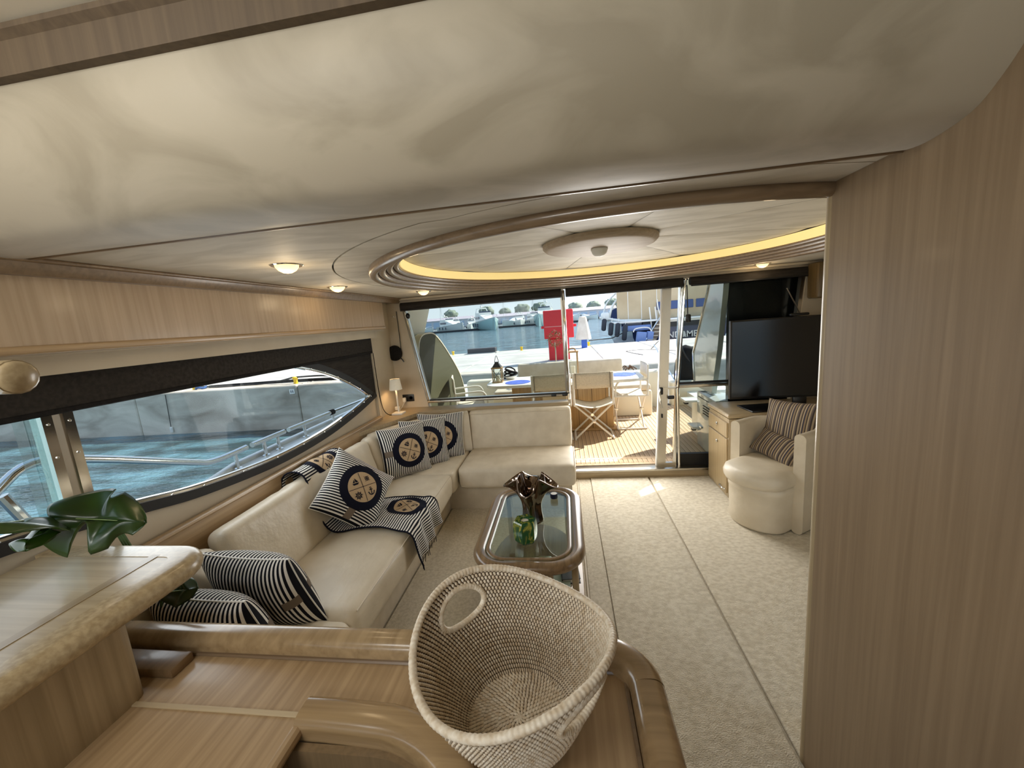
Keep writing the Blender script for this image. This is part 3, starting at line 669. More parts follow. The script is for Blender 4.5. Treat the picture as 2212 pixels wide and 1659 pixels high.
def motifs():
    """anchor, wheel, sail boat, compass in the four quarters; radius-1 roundel"""
    q = 0.46; D = {}
    c = (q, -q * 0.95)
    D['anchor_motif'] = [strip(seg((c[0], c[1] - 0.22), (c[0], c[1] + 0.16)), 0.06), strip(arc((c[0], c[1] + 0.21), 0.055, 0, 2 * PI), 0.04), strip(seg((c[0] - 0.13, c[1] + 0.1), (c[0] + 0.13, c[1] + 0.1)), 0.05),
                         strip(arc((c[0], c[1] - 0.02), 0.21, PI * 1.05, PI * 1.95), 0.07), strip(seg((c[0] - 0.25, c[1] - 0.02), (c[0] - 0.17, c[1] - 0.07)), 0.07), strip(seg((c[0] + 0.25, c[1] - 0.02), (c[0] + 0.17, c[1] - 0.07)), 0.07)]
    c = (-q, -q)
    D['wheel_motif'] = [strip(arc(c, 0.17, 0, 2 * PI, 24), 0.05), strip(arc(c, 0.07, 0, 2 * PI, 14), 0.04)] + [strip(seg((c[0] + 0.06 * math.cos(a), c[1] + 0.06 * math.sin(a)), (c[0] + 0.27 * math.cos(a), c[1] + 0.27 * math.sin(a))), 0.045) for a in [PI / 4 * i for i in range(8)]]
    c = (-q * 0.9, q)
    D['boat_motif'] = [[(Vector((c[0] + 0.02, c[1] + 0.24 - 0.30 * t)), Vector((c[0] + 0.02 + 0.20 * t, c[1] + 0.24 - 0.30 * t))) for t in (0, 0.33, 0.66, 1)],
                       [(Vector((c[0] - 0.02, c[1] + 0.16 - 0.22 * t)), Vector((c[0] - 0.02 - 0.15 * t, c[1] + 0.16 - 0.22 * t))) for t in (0, 0.5, 1)],
                       [(Vector((c[0] - 0.22 + 0.07 * t, c[1] - 0.10 - 0.12 * t)), Vector((c[0] + 0.24 - 0.09 * t, c[1] - 0.10 - 0.12 * t))) for t in (0, 0.5, 1)]]
    c = (q, q * 0.95)
    D['compass_motif'] = [strip(arc(c, 0.13, 0, 2 * PI, 20), 0.05), [(Vector((c[0], c[1] + 0.10 - 0.20 * t)), Vector((c[0] + 0.07 * math.sin(PI * t), c[1] + 0.10 - 0.20 * t))) for t in (0, .25, .5, .75, 1)],
                          [(Vector((c[0] - 0.07 * math.sin(PI * t), c[1] + 0.10 - 0.20 * t)), Vector((c[0], c[1] + 0.10 - 0.20 * t))) for t in (0, .25, .5, .75, 1)]] + [strip(seg((c[0] + 0.19 * math.cos(a), c[1] + 0.19 * math.sin(a)), (c[0] + 0.24 * math.cos(a), c[1] + 0.24 * math.sin(a)), 2), 0.04) for a in [PI / 4 + PI / 2 * i for i in range(4)]]
    D['cross_lines'] = [strip(seg((-0.96, 0), (0.96, 0), 24), 0.035), strip(seg((0, -0.96), (0, 0.96), 24), 0.035)]
    return D
MOT = motifs()
def roundel(sf, parent, R=0.148, c=(0, 0), rot=0.0, wc=False):
    """navy ring, beige disc and motifs laid on a cloth surface sf(a, b, offset)"""
    cr, sr = math.cos(rot), math.sin(rot)
    def mp(p, k, off): return sf(c[0] + (p[0] * cr - p[1] * sr) * k, c[1] + (p[0] * sr + p[1] * cr) * k, off)
    MB().grid(lambda u, v: mp((math.cos(2 * PI * u), math.sin(2 * PI * u)), R * (0.66 + 0.34 * v), 0.0016), 48, 5, wrapu=True).build('roundel_ring', NAVY, parent, 80, recalc=False, wc=wc)
    MB().grid(lambda u, v: mp((math.cos(2 * PI * u), math.sin(2 * PI * u)), R * 0.70 * v + 1e-4, 0.0014), 48, 10, wrapu=True).build('roundel_disc', BEIGE, parent, 80, recalc=False, wc=wc)
    for nm, sh in MOT.items():
        b = MB()
        for L in sh:
            V = []
            for l, r in L: V += [mp(l, R * 0.66, 0.0028), mp(r, R * 0.66, 0.0028)]
            b.add(V, [(2 * i, 2 * i + 1, 2 * i + 3, 2 * i + 2) for i in range(len(L) - 1)])
        b.build(nm, NAVY, parent, 0, recalc=False, wc=wc)
def seam(parent, mat):
    pts = []
    for e_ in range(4):
        for i in range(20):
            t = -1 + 2 * i / 20; a, b = [(t, -1), (1, t), (-t, 1), (-1, -t)][e_]; pts.append(psurf(a * PW / 2, b * PW / 2))
    MB().tube(pts, 0.0035, 5, closed=True).build('seam_piping', mat, parent, 80, wc=False)
def pillow(c, normal, up, label, roll=0.0, tape=True, face=1, er=-0.45):
    p = tag(empty('throw_pillow', label=label, cat='pillow', group='striped nautical throw pillows on the sofa'))
    p.matrix_basis = frame(c, normal, up) @ Matrix.Rotation(roll, 4, 'Z')
    pillow_mesh(STRIPE, p)
    seam(p, WHITEM)
    roundel(lambda a, b, o: psurf(a, b, face, o) if face > 0 else psurf(-a, b, face, o), p, rot=er)
    if tape:
        b = MB()
        for s_ in (1, -1):
            b.grid(lambda u, v: psurf(-PW / 2 + 0.066 * u, -0.024 + 0.048 * v, s_, 0.0014), 8, 4)
        b.build('taupe_band', TAUPE, p, 80, recalc=False, wc=False)
    return p
pillow((-1.395, 3.035, 0.625), (0.74, -0.60, 0.28), (0.0, 0.2, 1), 'striped nautical pillow in front of two others in the sofa corner', 0.10)
pillow((-1.300, 3.260, 0.62), (0.58, -0.76, 0.26), (0.0, 0.2, 1), 'striped nautical pillow between two others in the sofa corner', 0.04)
pillow((-1.200, 3.440, 0.625), (0.36, -0.90, 0.22), (0.0, 0.2, 1), 'striped nautical pillow at the back of the corner trio', 0.0)
pillow((-1.385, 2.205, 0.645), (0.80, -0.36, 0.46), (0, 0, 1), 'tilted striped nautical pillow resting on the throw', 0.70, er=-0.8)
pillow((-1.325, 1.345, 0.605), (0.06, 0.93, 0.36), (0.0, -0.3, 1), 'large striped pillow standing behind the wooden counter, farther of two', 0.0, face=1)
pillow((-1.36, 1.155, 0.565), (0.05, 0.93, 0.34), (0.0, -0.3, 1), 'striped pillow standing right behind the wooden counter, nearer of two', 0.0, face=1)

# ------------------------------------------------------------------ striped throw over the sofa
thr = tag(empty('striped_throw', (-1.2, 2.25, 0.43), label='navy and white striped throw draped over the sofa back and seat', cat='throw'))
TP = smoothpts([(-1.735, 0, 0.70), (-1.735, 0, 0.80), (-1.70, 0, 0.835), (-1.645, 0, 0.838), (-1.60, 0, 0.80), (-1.565, 0, 0.68), (-1.52, 0, 0.54), (-1.475, 0, 0.465), (-1.40, 0, 0.450), (-1.25, 0, 0.462), (-1.10, 0, 0.462), (-1.00, 0, 0.452), (-0.968, 0, 0.425), (-0.958, 0, 0.36), (-0.955, 0, 0.24)], 6)
cum = [0.0]
for i in range(1, len(TP)): cum.append(cum[-1] + (TP[i] - TP[i - 1]).length)
TL = cum[-1]; TW = 0.46
def tsurf(a, b, off=0.0):
    """a: across (-TW/2..TW/2), b: along the run of the cloth"""
    b = max(0, min(TL - 1e-4, b))
    i = max(k for k in range(len(cum)) if cum[k] <= b); i = min(i, len(TP) - 2)
    f = (b - cum[i]) / max(1e-6, cum[i + 1] - cum[i]); p = TP[i].lerp(TP[i + 1], f); t = (TP[i + 1] - TP[i]).normalized(); nrm = Vector((-t.z, 0, t.x))
    if nrm.z < -0.2 and b > 0.3: nrm = -nrm
    nrm = Vector((-t.z, 0, t.x)); nrm = nrm if nrm.dot(Vector((0.6, 0, 0.8))) > 0 or b < 0.12 else -nrm
    w_ = 1.0 - 0.10 * math.sin(PI * min(1, b / TL * 1.0)) ; k = b / TL
    y = 2.235 + a * w_ + 0.03 * k + 0.02 * math.sin(b * 9)
    lift = 0.004 + 0.010 * (0.5 + 0.5 * math.sin(a * 34 + b * 11)) * (0.3 + k) + 0.006 * noise.noise(Vector((a * 12, b * 9, 2)))
    if k > 0.80: lift += 0.016 * (k - 0.80) / 0.2 * (1 + math.sin(a * 46)); p = p + Vector((0, 0, 0.07 * (a / TW + 0.5) * (k - 0.8) / 0.2))
    return Vector((p.x, y, p.z)) + nrm * (abs(lift) + off)
V = []; UV = []; F = []; NA, NB = 30, 110
for j in range(NB + 1):
    for i in range(NA + 1):
        a, b = (i / NA - 0.5) * TW, TL * j / NB; V.append(tsurf(a, b)); UV.append((a + 3, b + 3))
for j in range(NB):
    for i in range(NA): F.append((j * (NA + 1) + i, j * (NA + 1) + i + 1, (j + 1) * (NA + 1) + i + 1, (j + 1) * (NA + 1) + i))
cl = MB().add(V, F).build('cloth', STRIPEB, thr, 80, uv=UV, recalc=False)
sol = cl.modifiers.new('thickness', 'SOLIDIFY'); sol.thickness = 0.004; sol.offset = -1 if cl.data.polygons[NA * 70 + 15].normal.z > 0 else 1
for sgn in (-1, 1): MB().tube([tsurf(sgn * TW / 2, TL * i / 60, 0.001) for i in range(61)], 0.005, 6).build('border', NAVY, thr, 80)
roundel(lambda a, b, o: tsurf(a, b, o + 0.001), thr, 0.135, (0.03, 0.22), 2.6, True)
roundel(lambda a, b, o: tsurf(a, b, o + 0.001), thr, 0.135, (0.08, TL - 0.345), 2.3, True)
b = MB()
for i in range(14):
    p = tsurf(-TW / 2 + 0.02 * i, TL); b.tube([p, p + Vector((0.004 * math.sin(i), 0.004 * math.cos(i * 2), -0.03 - 0.01 * (i % 3)))], 0.002, 4)
tag(b.build('fringe', NAVY, thr), kind='stuff')

# ------------------------------------------------------------------ coffee table
ct = tag(empty('coffee_table', (-0.25, 2.18, 0.0), label='glass topped coffee table with a rounded wooden rim', cat='table'))
TX0, TX1, TY0, TY1, TZ = -0.545, 0.045, 1.72, 2.66, 0.455
rimpath = rrect(TX0 + 0.03, TX1 - 0.03, TY0 + 0.03, TY1 - 0.03, 0.16, 10)
prof = [(0.037 * math.cos(a), -0.030 + 0.030 * math.sin(a)) for a in [2 * PI * i / 16 for i in range(16)]]
MB().sweep([(x, y, TZ) for x, y in rimpath], prof, closed=True).build('rim', WRIM, ct, 70)
MB().sweep([(x, y, TZ - 0.012) for x, y in rrect(TX0 + 0.075, TX1 - 0.075, TY0 + 0.075, TY1 - 0.075, 0.115, 10)], [(0.014 * math.cos(a), 0.008 * math.sin(a)) for a in [2 * PI * i / 8 for i in range(8)]], closed=True).build('inner_bead', WRIM, ct, 70)
plate(rrect(TX0 + 0.055, TX1 - 0.055, TY0 + 0.055, TY1 - 0.055, 0.13, 10), [], 0.008).build('glass_top', GLASST, ct, mw=Matrix.Translation((0, 0, TZ - 0.012)))
for x, y in ((TX0 + 0.10, 2.54), (TX1 - 0.09, 2.54), (TX1 - 0.055, 1.86)): MB().rbox((x, y, 0.225), (0.035, 0.07, 0.40), 0.012, 2).build('leg', WZ, ct)
MB().rbox((-0.16, 1.83, 0.215), (0.075, 0.05, 0.43), 0.012, 2).build('leg', WZ, ct)
plate([(p[0], p[1]) for p in [(-0.25 + 0.26 * math.cos(t), 2.15 + 0.40 * math.sin(t)) for t in [2 * PI * i / 40 for i in range(40)]]], [], 0.02).build('lower_shelf', WRIM, ct, mw=Matrix.Translation((0, 0, 0.20)))
MB().rbox((-0.25, 2.15, 0.012), (0.58, 0.90, 0.024), 0.010, 2).build('base_board', WY, ct)
MB().rbox((-0.25, 2.15, 0.11), (0.10, 0.5, 0.18), 0.012, 2).build('pedestal', WZ, ct)
# things under and on the glass
def book(c, d, rz, mat, label, page=True):
    bk = tag(empty('book', c, rz, label=label, cat='book'))
    m = bpy.data.materials[mat]
    z = c[2]
    MB().b6(-d[0] / 2, d[0] / 2, -d[1] / 2, d[1] / 2, 0, 0.004).build('cover', m, bk, wc=False)
    MB().b6(-d[0] / 2, d[0] / 2, -d[1] / 2, d[1] / 2, d[2] - 0.004, d[2]).build('cover', m, bk, wc=False)
    MB().b6(-d[0] / 2 + 0.004, d[0] / 2 - 0.006, -d[1] / 2 + 0.005, d[1] / 2 - 0.005, 0.004, d[2] - 0.004).build('pages', WHITEM, bk, wc=False)
    MB().b6(-d[0] / 2 - 0.002, -d[0] / 2 + 0.003, -d[1] / 2, d[1] / 2, 0, d[2]).build('spine', m, bk, wc=False)
M('pale_green_paper', lin(176, 190, 178), rough=0.6); M('charcoal_cover', lin(58, 62, 62), rough=0.5); M('dark_cover', lin(34, 34, 38), rough=0.4)
book((-0.17, 1.93, 0.211), (0.26, 0.20, 0.018), 0.05, 'pale_green_paper', 'pale green album lying on the shelf under the glass')
book((0.02 - 0.06, 2.0, 0.211), (0.10, 0.15, 0.03), 0.1, 'charcoal_cover', 'small charcoal book beside the album under the glass')
book((-0.10, 1.875, 0.0255), (0.18, 0.13, 0.03), 0.2, 'dark_cover', 'dark book lowest on the coffee table base')
book((-0.09, 1.87, 0.0565), (0.15, 0.12, 0.035), 0.35, 'charcoal_cover', 'grey book stacked on the dark one on the table base')
# vase
def vfn(u, v):
    t = 2 * PI * u
    g = max(0, (v - 0.35) / 0.65)
    r0 = 0.056 - 0.008 * math.sin(min(1, v * 1.6) * PI) + 0.064 * g ** 2.4
    c4 = math.cos(4 * t + 0.5)
    r = r0 * (1 + (0.06 + 0.24 * g ** 1.2) * c4)
    return (r * math.cos(t) * 1.08, r * math.sin(t), 0.008 + 0.262 * v - 0.034 * g ** 3 * (0.4 + c4))
vs = tag(empty('flared_vase', (-0.245, 2.17, TZ - 0.008), label='dark mirrored vase with a flared lobed rim on the coffee table', cat='vase'))
b = MB().grid(vfn, 72, 30, wrapu=True); o = b.build('body', BRONZE, vs, 80, wc=False); sl = o.modifiers.new('thickness', 'SOLIDIFY'); sl.thickness = 0.006; sl.offset = 0
MB().lathe([(0, 0), (0.05, 0), (0.054, 0.006), (0.046, 0.014), (0, 0.014)], (0, 0, 0), 32).build('foot', BRONZE, vs, wc=False)
# hexagonal candle holder
GREEN = M('marbled_green_glass', lin(34, 84, 46), lin(176, 172, 70), (30, 30, 14), 6, (0.48, 0.66), rough=0.12, coat=0.5, dist=1.5)
ch = tag(empty('candle_holder', (-0.268, 1.965, TZ - 0.008), 0.35, label='hexagonal green and yellow glass candle holder on the coffee table', cat='candle holder'))
hx = [(0.068 * math.cos(PI / 3 * i), 0.068 * math.sin(PI / 3 * i)) for i in range(6)]
b = MB(); n6 = 24
V = []; F = []
lv = [(0.0, 0.78), (0.012, 0.92), (0.05, 1.0), (0.095, 1.0), (0.118, 0.95), (0.125, 0.86)]
for z, k in lv: V += [(x * k, y * k, z) for x, y in hx]
for i in range(len(lv) - 1): F += [(i * 6 + k, i * 6 + (k + 1) % 6, (i + 1) * 6 + (k + 1) % 6, (i + 1) * 6 + k) for k in range(6)]
F.append(tuple(range(5, -1, -1)))
k0 = len(V); V += [(0.028 * math.cos(PI / 3 * i), 0.028 * math.sin(PI / 3 * i), 0.125) for i in range(6)]; V += [(0.026 * math.cos(PI / 3 * i), 0.026 * math.sin(PI / 3 * i), 0.10) for i in range(6)]
F += [(30 + k, 30 + (k + 1) % 6, k0 + (k + 1) % 6, k0 + k) for k in range(6)] + [(k0 + k, k0 + (k + 1) % 6, k0 + 6 + (k + 1) % 6, k0 + 6 + k) for k in range(6)]; F.append(tuple(k0 + 6 + k for k in range(6)))
MB().add(V, F).build('body', GREEN, ch, 20, wc=False)
MB().lathe([(0, 0), (0.022, 0), (0.022, 0.016), (0.020, 0.017), (0, 0.015)], (0, 0, 0.101), 20).build('tealight', WHITEM, ch, wc=False)
tn = tag(empty('candle_tin', (-0.125, 2.475, TZ - 0.008), label='small dark blue candle tin at the far corner of the table', cat='candle'))
MB().lathe([(0, 0), (0.024, 0), (0.026, 0.004), (0.026, 0.032), (0.022, 0.032), (0.022, 0.026), (0, 0.026)], (0, 0, 0), 24).build('tin', M('blue_tin', lin(24, 30, 58), rough=0.3), tn, wc=False)
MB().lathe([(0, 0.0), (0.021, 0.0), (0.021, 0.005), (0, 0.006)], (0, 0, 0.026), 20).build('wax', WHITEM, tn, wc=False)

# ------------------------------------------------------------------ foreground counter
cn = tag(empty('wooden_counter', (-0.7, 0.6, 0.0), label='wooden counter with rounded rails carrying the wicker basket', cat='counter'))
arcp = [(-0.50 + 0.30 * math.sin(a), 0.43 + 0.30 * math.cos(a)) for a in [PI / 2 * i / 12 for i in range(13)]]   # from (-.5,.73) to (-.2,.43)
OUT = [(-1.60, 0.925), (0.118, 0.925), (0.118, -0.25), (-0.20, -0.25)] + [p for p in reversed(arcp)] + [(-0.715, 0.73), (-0.715, -0.25), (-1.60, -0.25)]
plate(OUT, [], 0.03).build('counter_top', WY, cn, mw=Matrix.Translation((0, 0, 0.685)))
MB().rbox((-0.95, 0.757, 0.7015), (0.62, 0.014, 0.004), 0.001, 1).build('inlay_strip', wood('inlay_wood', 'x', (202, 182, 146), (186, 164, 128)), cn)
# raised nosing around the stair opening
nose = [(-0.715, 0.765)] + [(-0.64, 0.765), (-0.56, 0.762)] + [(-0.52 + 0.335 * math.sin(a), 0.425 + 0.335 * math.cos(a)) for a in [PI / 2 * i / 14 for i in range(15)]] + [(-0.185, 0.3), (-0.185, -0.2)]
MB().sweep([(x, y, 0.70) for x, y in nose], [(n, z) for n, z in roundprof(0.085, -0.055, 0.020, 0.028, 5)]).build('stair_nosing', wood('nosing_wood', 'x', (172, 144, 104), (142, 116, 82), 0.25, 0.5), cn, 70)
MB().sweep([(x, y, 0) for x, y in [(-0.735, -0.25), (-0.735, 0.71), (-0.50, 0.71)] + [(-0.50 + 0.28 * math.sin(a), 0.43 + 0.28 * math.cos(a)) for a in [PI / 2 * i / 10 for i in range(1, 11)]] + [(-0.22, -0.25)]], [(-0.01, 0.05), (0.01, 0.05), (0.01, 0.668), (-0.01, 0.668)]).build('stairwell_lining', wood('lining_wood', 'z', (146, 122, 90), (120, 100, 72)), cn)
MB().tube([(-0.708, -0.2, 0.69), (-0.708, 0.74, 0.69)], 0.016, 10).build('edge_bead', WY, cn)
# rail: long aft length, rounded corner, length along the passage
RP = roundprof(0.084, 0.60, 0.755, 0.034, 6)
RW = wood('rail_wood_across', 'y', (178, 152, 114), (146, 122, 88), 0.26, 0.5, 38); RW2 = wood('rail_wood_fore_aft', 'x', (172, 144, 106), (140, 116, 82), 0.26, 0.5, 38)
MB().sweep([(-1.60, 0.963), (0.047, 0.963)], RP).build('aft_rail', RW, cn, 70)
MB().sweep([(0.049 + 0.108 * math.sin(a), 0.855 + 0.108 * math.cos(a)) for a in [PI / 2 * i / 10 for i in range(11)]], RP).build('rail_corner', RW2, cn, 70)
MB().sweep([(0.157, 0.853), (0.157, -0.25)], RP).build('side_rail', RW2, cn, 70)
MB().tube([(-1.58, 0.918, 0.703), (0.10, 0.918, 0.703), (0.110, 0.89, 0.703), (0.110, -0.2, 0.703)], 0.006, 6).build('cove_bead', WDK, cn)
MB().b6(0.12, 0.18, -0.25, 0.86, 0.01, 0.60).build('side_panel', WZ, cn)
MB().b6(-1.60, 0.10, 0.93, 0.965, 0.01, 0.60).build('aft_panel', WZ, cn)
MB().rbox((-1.33, 0.868, 0.715), (0.30, 0.070, 0.03), 0.006, 2).build('corner_block', wood('block_wood', 'y', (136, 110, 78), (112, 90, 62)), cn)

# ------------------------------------------------------------------ taller cabinet at the left
lc = tag(empty('side_cabinet', (-1.5, 0.4, 0.0), label='tall wooden cabinet with a thick rounded top at the lower left', cat='cabinet'))
def capprof(u): return u
topo = [(-1.79, 1.035)] + [(-1.29 + 0.10 * math.sin(a), 0.935 + 0.10 * math.cos(a)) for a in [PI / 2 * i / 10 for i in range(11)]] + [(-1.19, 0.6), (-1.19, -0.35), (-1.79, -0.35)]
plate(inset(topo, -0.03), [], 0.05).build('cabinet_top', WX, lc, mw=Matrix.Translation((0, 0, 0.974)))
edge = [(-1.79, 1.02)] + [(-1.29 + 0.085 * math.sin(a), 0.935 + 0.085 * math.cos(a)) for a in [PI / 2 * i / 10 for i in range(11)]] + [(-1.205, -0.35)]
BULL = M('burr_edge_wood', lin(184, 164, 128), lin(158, 137, 102), (70, 70, 70), 4, rough=0.35, coat=0.3)
MB().sweep([(x, y, 0.968) for x, y in edge], [(0.05, 0.0325), (0.0, 0.0325)] + [(-0.034 * math.sin(a), 0.0325 * math.cos(a)) for a in [PI * i / 10 for i in range(1, 10)]] + [(0.0, -0.0325), (0.05, -0.0325)]).build('bullnose', BULL, lc, 80)
MB().b6(-1.345, -1.315, -0.35, 0.98, 0.9985, 1.0008).build('inlay_band', wood('band_wood', 'y', (160, 140, 106), (142, 122, 90)), lc)
MB().poly([(-1.79, 0.80), (-1.25, 0.80)] + [(-1.25 + 0.035 * math.sin(a), 0.765 + 0.035 * math.cos(a)) for a in (0.4, 0.8, 1.2, PI / 2)] + [(-1.215, -0.35), (-1.79, -0.35)], 0.70, 0.955).build('cabinet_side', wood('cabinet_side_wood', 'z', (166, 144, 110), (136, 116, 84)), lc)

# wooden grab rail end at the far left
gr = tag(empty('grab_rail', (-1.3, 0.54, 1.62), label='rounded wooden grab rail end jutting in at the left edge', cat='rail'))
MB().tube(smoothpts([(-1.79, 0.56, 1.632), (-1.25, 0.548, 1.628), (-0.948, 0.54, 1.622), (-0.925, 0.54, 1.6215), (-0.912, 0.54, 1.621), (-0.906, 0.54, 1.621)], 3), [0.029] * 9 + [0.0285, 0.0275, 0.026, 0.022, 0.016, 0.010, 0.004], 16).build('rail', BULL, gr, 80)
MB().tube([(-0.978, 0.541, 1.623), (-0.973, 0.541, 1.623)], 0.0297, 18).build('joint_ring', WDK, gr)

# ------------------------------------------------------------------ wicker basket
BX, BY, BZ = -0.155, 0.775, 0.7015
bk = tag(empty('wicker_basket', (BX, BY, BZ), label='tall woven rattan basket with two handle holes on the counter', cat='basket'))
TH = 2.47
def brim(t): return 0.243 + 0.032 * math.cos(2 * (t - TH))          # rim height above the counter
def brad(f, t=0): return 0.122 + 0.103 * f ** 0.85 + 0.004 * math.sin(PI * f)
def bpos(t, f, off=0.0):
    H = brim(t); z = 0.012 + (H - 0.012) * f; r = brad(f) + off
    return Vector((r * math.cos(t), r * math.sin(t), z))
def inhole(t, f, k=1.0):
    for c in (TH, TH + PI):
        d = (t - c + PI) % (2 * PI) - PI
        if (d / (0.34 * k)) ** 2 + ((f - 0.73) / (0.150 * k)) ** 2 < 1: return True
    return False
NT, NF = 150, 34
V = []; F = []
for j in range(NF + 1):
    for i in range(NT): V.append(bpos(2 * PI * i / NT, j / NF))
for j in range(NF):
    for i in range(NT):
        if not inhole(2 * PI * (i + 0.5) / NT, (j + 0.5) / NF, 1.0): F.append((j * NT + i, j * NT + (i + 1) % NT, (j + 1) * NT + (i + 1) % NT, (j + 1) * NT + i))
MB().add(V, F).build('core_wall', WICKD, bk, 80, wc=False)
MB().lathe([(0, 0.006), (0.122, 0.006), (0.122, 0.012), (0, 0.012)], (0, 0, 0), 48).build('core_floor', WICKD, bk, wc=False)
# stitches: every one a little bead of cane standing proud on both faces
st = MB(); V = []; F = []
def bead(p, along, out, across, la, lo, lc_):
    k = len(V)
    for s1 in (-1, 1): V.append(p + along * la * s1)
    ring = [(out * lo * math.cos(a) + across * lc_ * math.sin(a)) for a in (0, PI / 3, 2 * PI / 3, PI, 4 * PI / 3, 5 * PI / 3)]
    for s1 in (-0.55, 0.55):
        for q in ring: V.append(p + along * la * s1 + q * 0.92)
    for i in range(6):
        j = (i + 1) % 6
        F.append((k, k + 2 + j, k + 2 + i)); F.append((k + 1, k + 8 + i, k + 8 + j)); F.append((k + 2 + i, k + 2 + j, k + 8 + j, k + 8 + i))
ROWS = 27
for j in range(ROWS):
    f = (j + 0.5) / ROWS; n = 132
    for i in range(n):
        t = 2 * PI * (i + 0.5 * (j % 2)) / n
        if inhole(t, f, 1.12): continue
        p = bpos(t, f); up = (bpos(t, min(1, f + 0.01)) - bpos(t, max(0, f - 0.01))).normalized(); out = Vector((math.cos(t), math.sin(t), 0)); ac = up.cross(out).normalized()
        rr = math.hypot(p.x, p.y); wdt = PI * rr / n * 0.84
        al = (up + ac * 0.22).normalized()
        bead(p, al, out, ac, brim(t) / ROWS * 0.58, 0.0042 + random.uniform(-0.0004, 0.0005), wdt)
for j in range(13):
    r = 0.008 + 0.114 * (j + 0.5) / 13; n = max(10, int(2 * PI * r / 0.0088))
    for i in range(n):
        t = 2 * PI * (i + 0.5 * (j % 2)) / n; o_ = Vector((math.cos(t), math.sin(t), 0)); ac = Vector((-math.sin(t), math.cos(t), 0))
        bead(Vector((r * o_.x, r * o_.y, 0.012)), (o_ + ac * 0.25).normalized(), Vector((0, 0, 1)), ac, 0.0072, 0.0036, PI * r / n * 1.0)
for i in range(8):
    t = 2 * PI * i / 8; o_ = Vector((math.cos(t), math.sin(t), 0)); bead(Vector((0.005 * o_.x, 0.005 * o_.y, 0.0125)), o_, Vector((0, 0, 1)), Vector((-o_.y, o_.x, 0)), 0.008, 0.0034, 0.0032)
tag(MB().add(V, F).build('woven_cane', WICK, bk, 70, recalc=True, wc=False), kind='stuff')
def wrapped(name, pts, r, period):
    n = len(pts); b = MB()
    rr = [r * (1 + 0.055 * math.cos(2 * PI * i / period)) for i in range(n)]
    return b.tube(pts, rr, 8, closed=True).build(name, WICK, bk, 70, wc=False)
wrapped('wrapped_rim', [bpos(2 * PI * i / 720, 1.0) + Vector((0, 0, 0.002)) for i in range(720)], 0.0088, 5)
for c in (TH, TH + PI):
    wrapped('handle_edge', [bpos(c + 0.352 * math.cos(a), 0.73 + 0.158 * math.sin(a)) for a in [2 * PI * i / 200 for i in range(200)]], 0.0078, 4)

# ------------------------------------------------------------------ monstera behind the cabinet
pl = tag(empty('potted_monstera', (-1.60, 1.17, 0.42), label='green monstera plant in a pot behind the tall cabinet', cat='plant'))
MB().lathe([(0, 0), (0.065, 0), (0.085, 0.15), (0.09, 0.15), (0.09, 0.165), (0.078, 0.165), (0.075, 0.14), (0, 0.14)], (-1.52, 1.09, 0.45), 24).build('pot', M('green_glazed_pot', lin(74, 84, 58), lin(52, 60, 40), (4, 4, 40), 3, rough=0.4), pl)
def leaf(base, tip, wdt, normal, cuts, curl=0.06, name='leaf'):
    base, tip = Vector(base), Vector(tip); ax = (tip - base); L = ax.length; ax.normalize(); nm = Vector(normal).normalized(); sd = ax.cross(nm).normalized(); nm = sd.cross(ax)
    V = []; F = []; N = 44; K = 8
    for i in range(N + 1):
        u = i / N
        half = wdt * (math.sin(PI * min(1, u * 0.93 + 0.07)) ** 0.65) * (1 - 0.25 * u)
        for s_ in (-1, 1):
            cutw = 1.0
            for cu, cw, cd, cs in cuts:
                if cs == s_ and abs(u - cu) < cw: cutw = min(cutw, 1 - cd * math.cos((u - cu) / cw * PI / 2) ** 0.6)
            for k in range(K + 1):
                q = k / K; w2 = half * cutw * q
                back = -0.16 * q * (1 - u)
                V.append(base + ax * (L * u + back * L * 0.6) + sd * s_ * w2 + nm * (-curl * (w2 / wdt) ** 2 * 1.2 - curl * 0.8 * u * u + 0.01 * math.sin(u * 9 + q * 3)))
    W_ = 2 * (K + 1)
    for i in range(N):
        for s_ in (0, 1):
            for k in range(K):
                a = i * W_ + s_ * (K + 1) + k
                F.append((a, a + 1, a + W_ + 1, a + W_) if s_ else (a, a + W_, a + W_ + 1, a + 1))
    o = MB().add(V, F).build(name, LEAF, pl, 80, recalc=False)
    sl = o.modifiers.new('thickness', 'SOLIDIFY'); sl.thickness = 0.0015
    MB().tube([base + ax * L * i / 10 + nm * (-curl * 0.8 * (i / 10) ** 2 + 0.002) for i in range(10)], [0.003 * (1 - i / 12) for i in range(10)], 6).build('midrib', M('leaf_rib', lin(120, 146, 84), rough=0.4) if 'leaf_rib' not in bpy.data.materials else bpy.data.materials['leaf_rib'], o)
    return o
NB_ = Vector((-1.566, 0.90, 1.173))
leaf(NB_, (-1.335, 0.955, 1.135), 0.118, (0.46, -0.66, 0.58), [(0.46, 0.11, 0.95, 1), (0.82, 0.08, 0.40, 1), (0.55, 0.05, 0.30, -1)], 0.045)
leaf(NB_ + Vector((-0.012, -0.01, -0.002)), (-1.44, 0.70, 1.325 - 0.05), 0.11, (0.48, -0.55, 0.62), [(0.55, 0.08, 0.5, 1)], 0.03)
leaf(NB_ + Vector((-0.012, 0, -0.02)), (-1.50, 0.80, 1.155), 0.065, (0.46, -0.6, 0.6), [(0.5, 0.1, 0.5, -1)], 0.02)
leaf((-1.45, 1.06, 0.80), (-1.30, 1.03, 0.84), 0.06, (0.2, -0.8, 0.5), [], 0.02)
SG = M('stem_green', lin(70, 100, 50), rough=0.5)
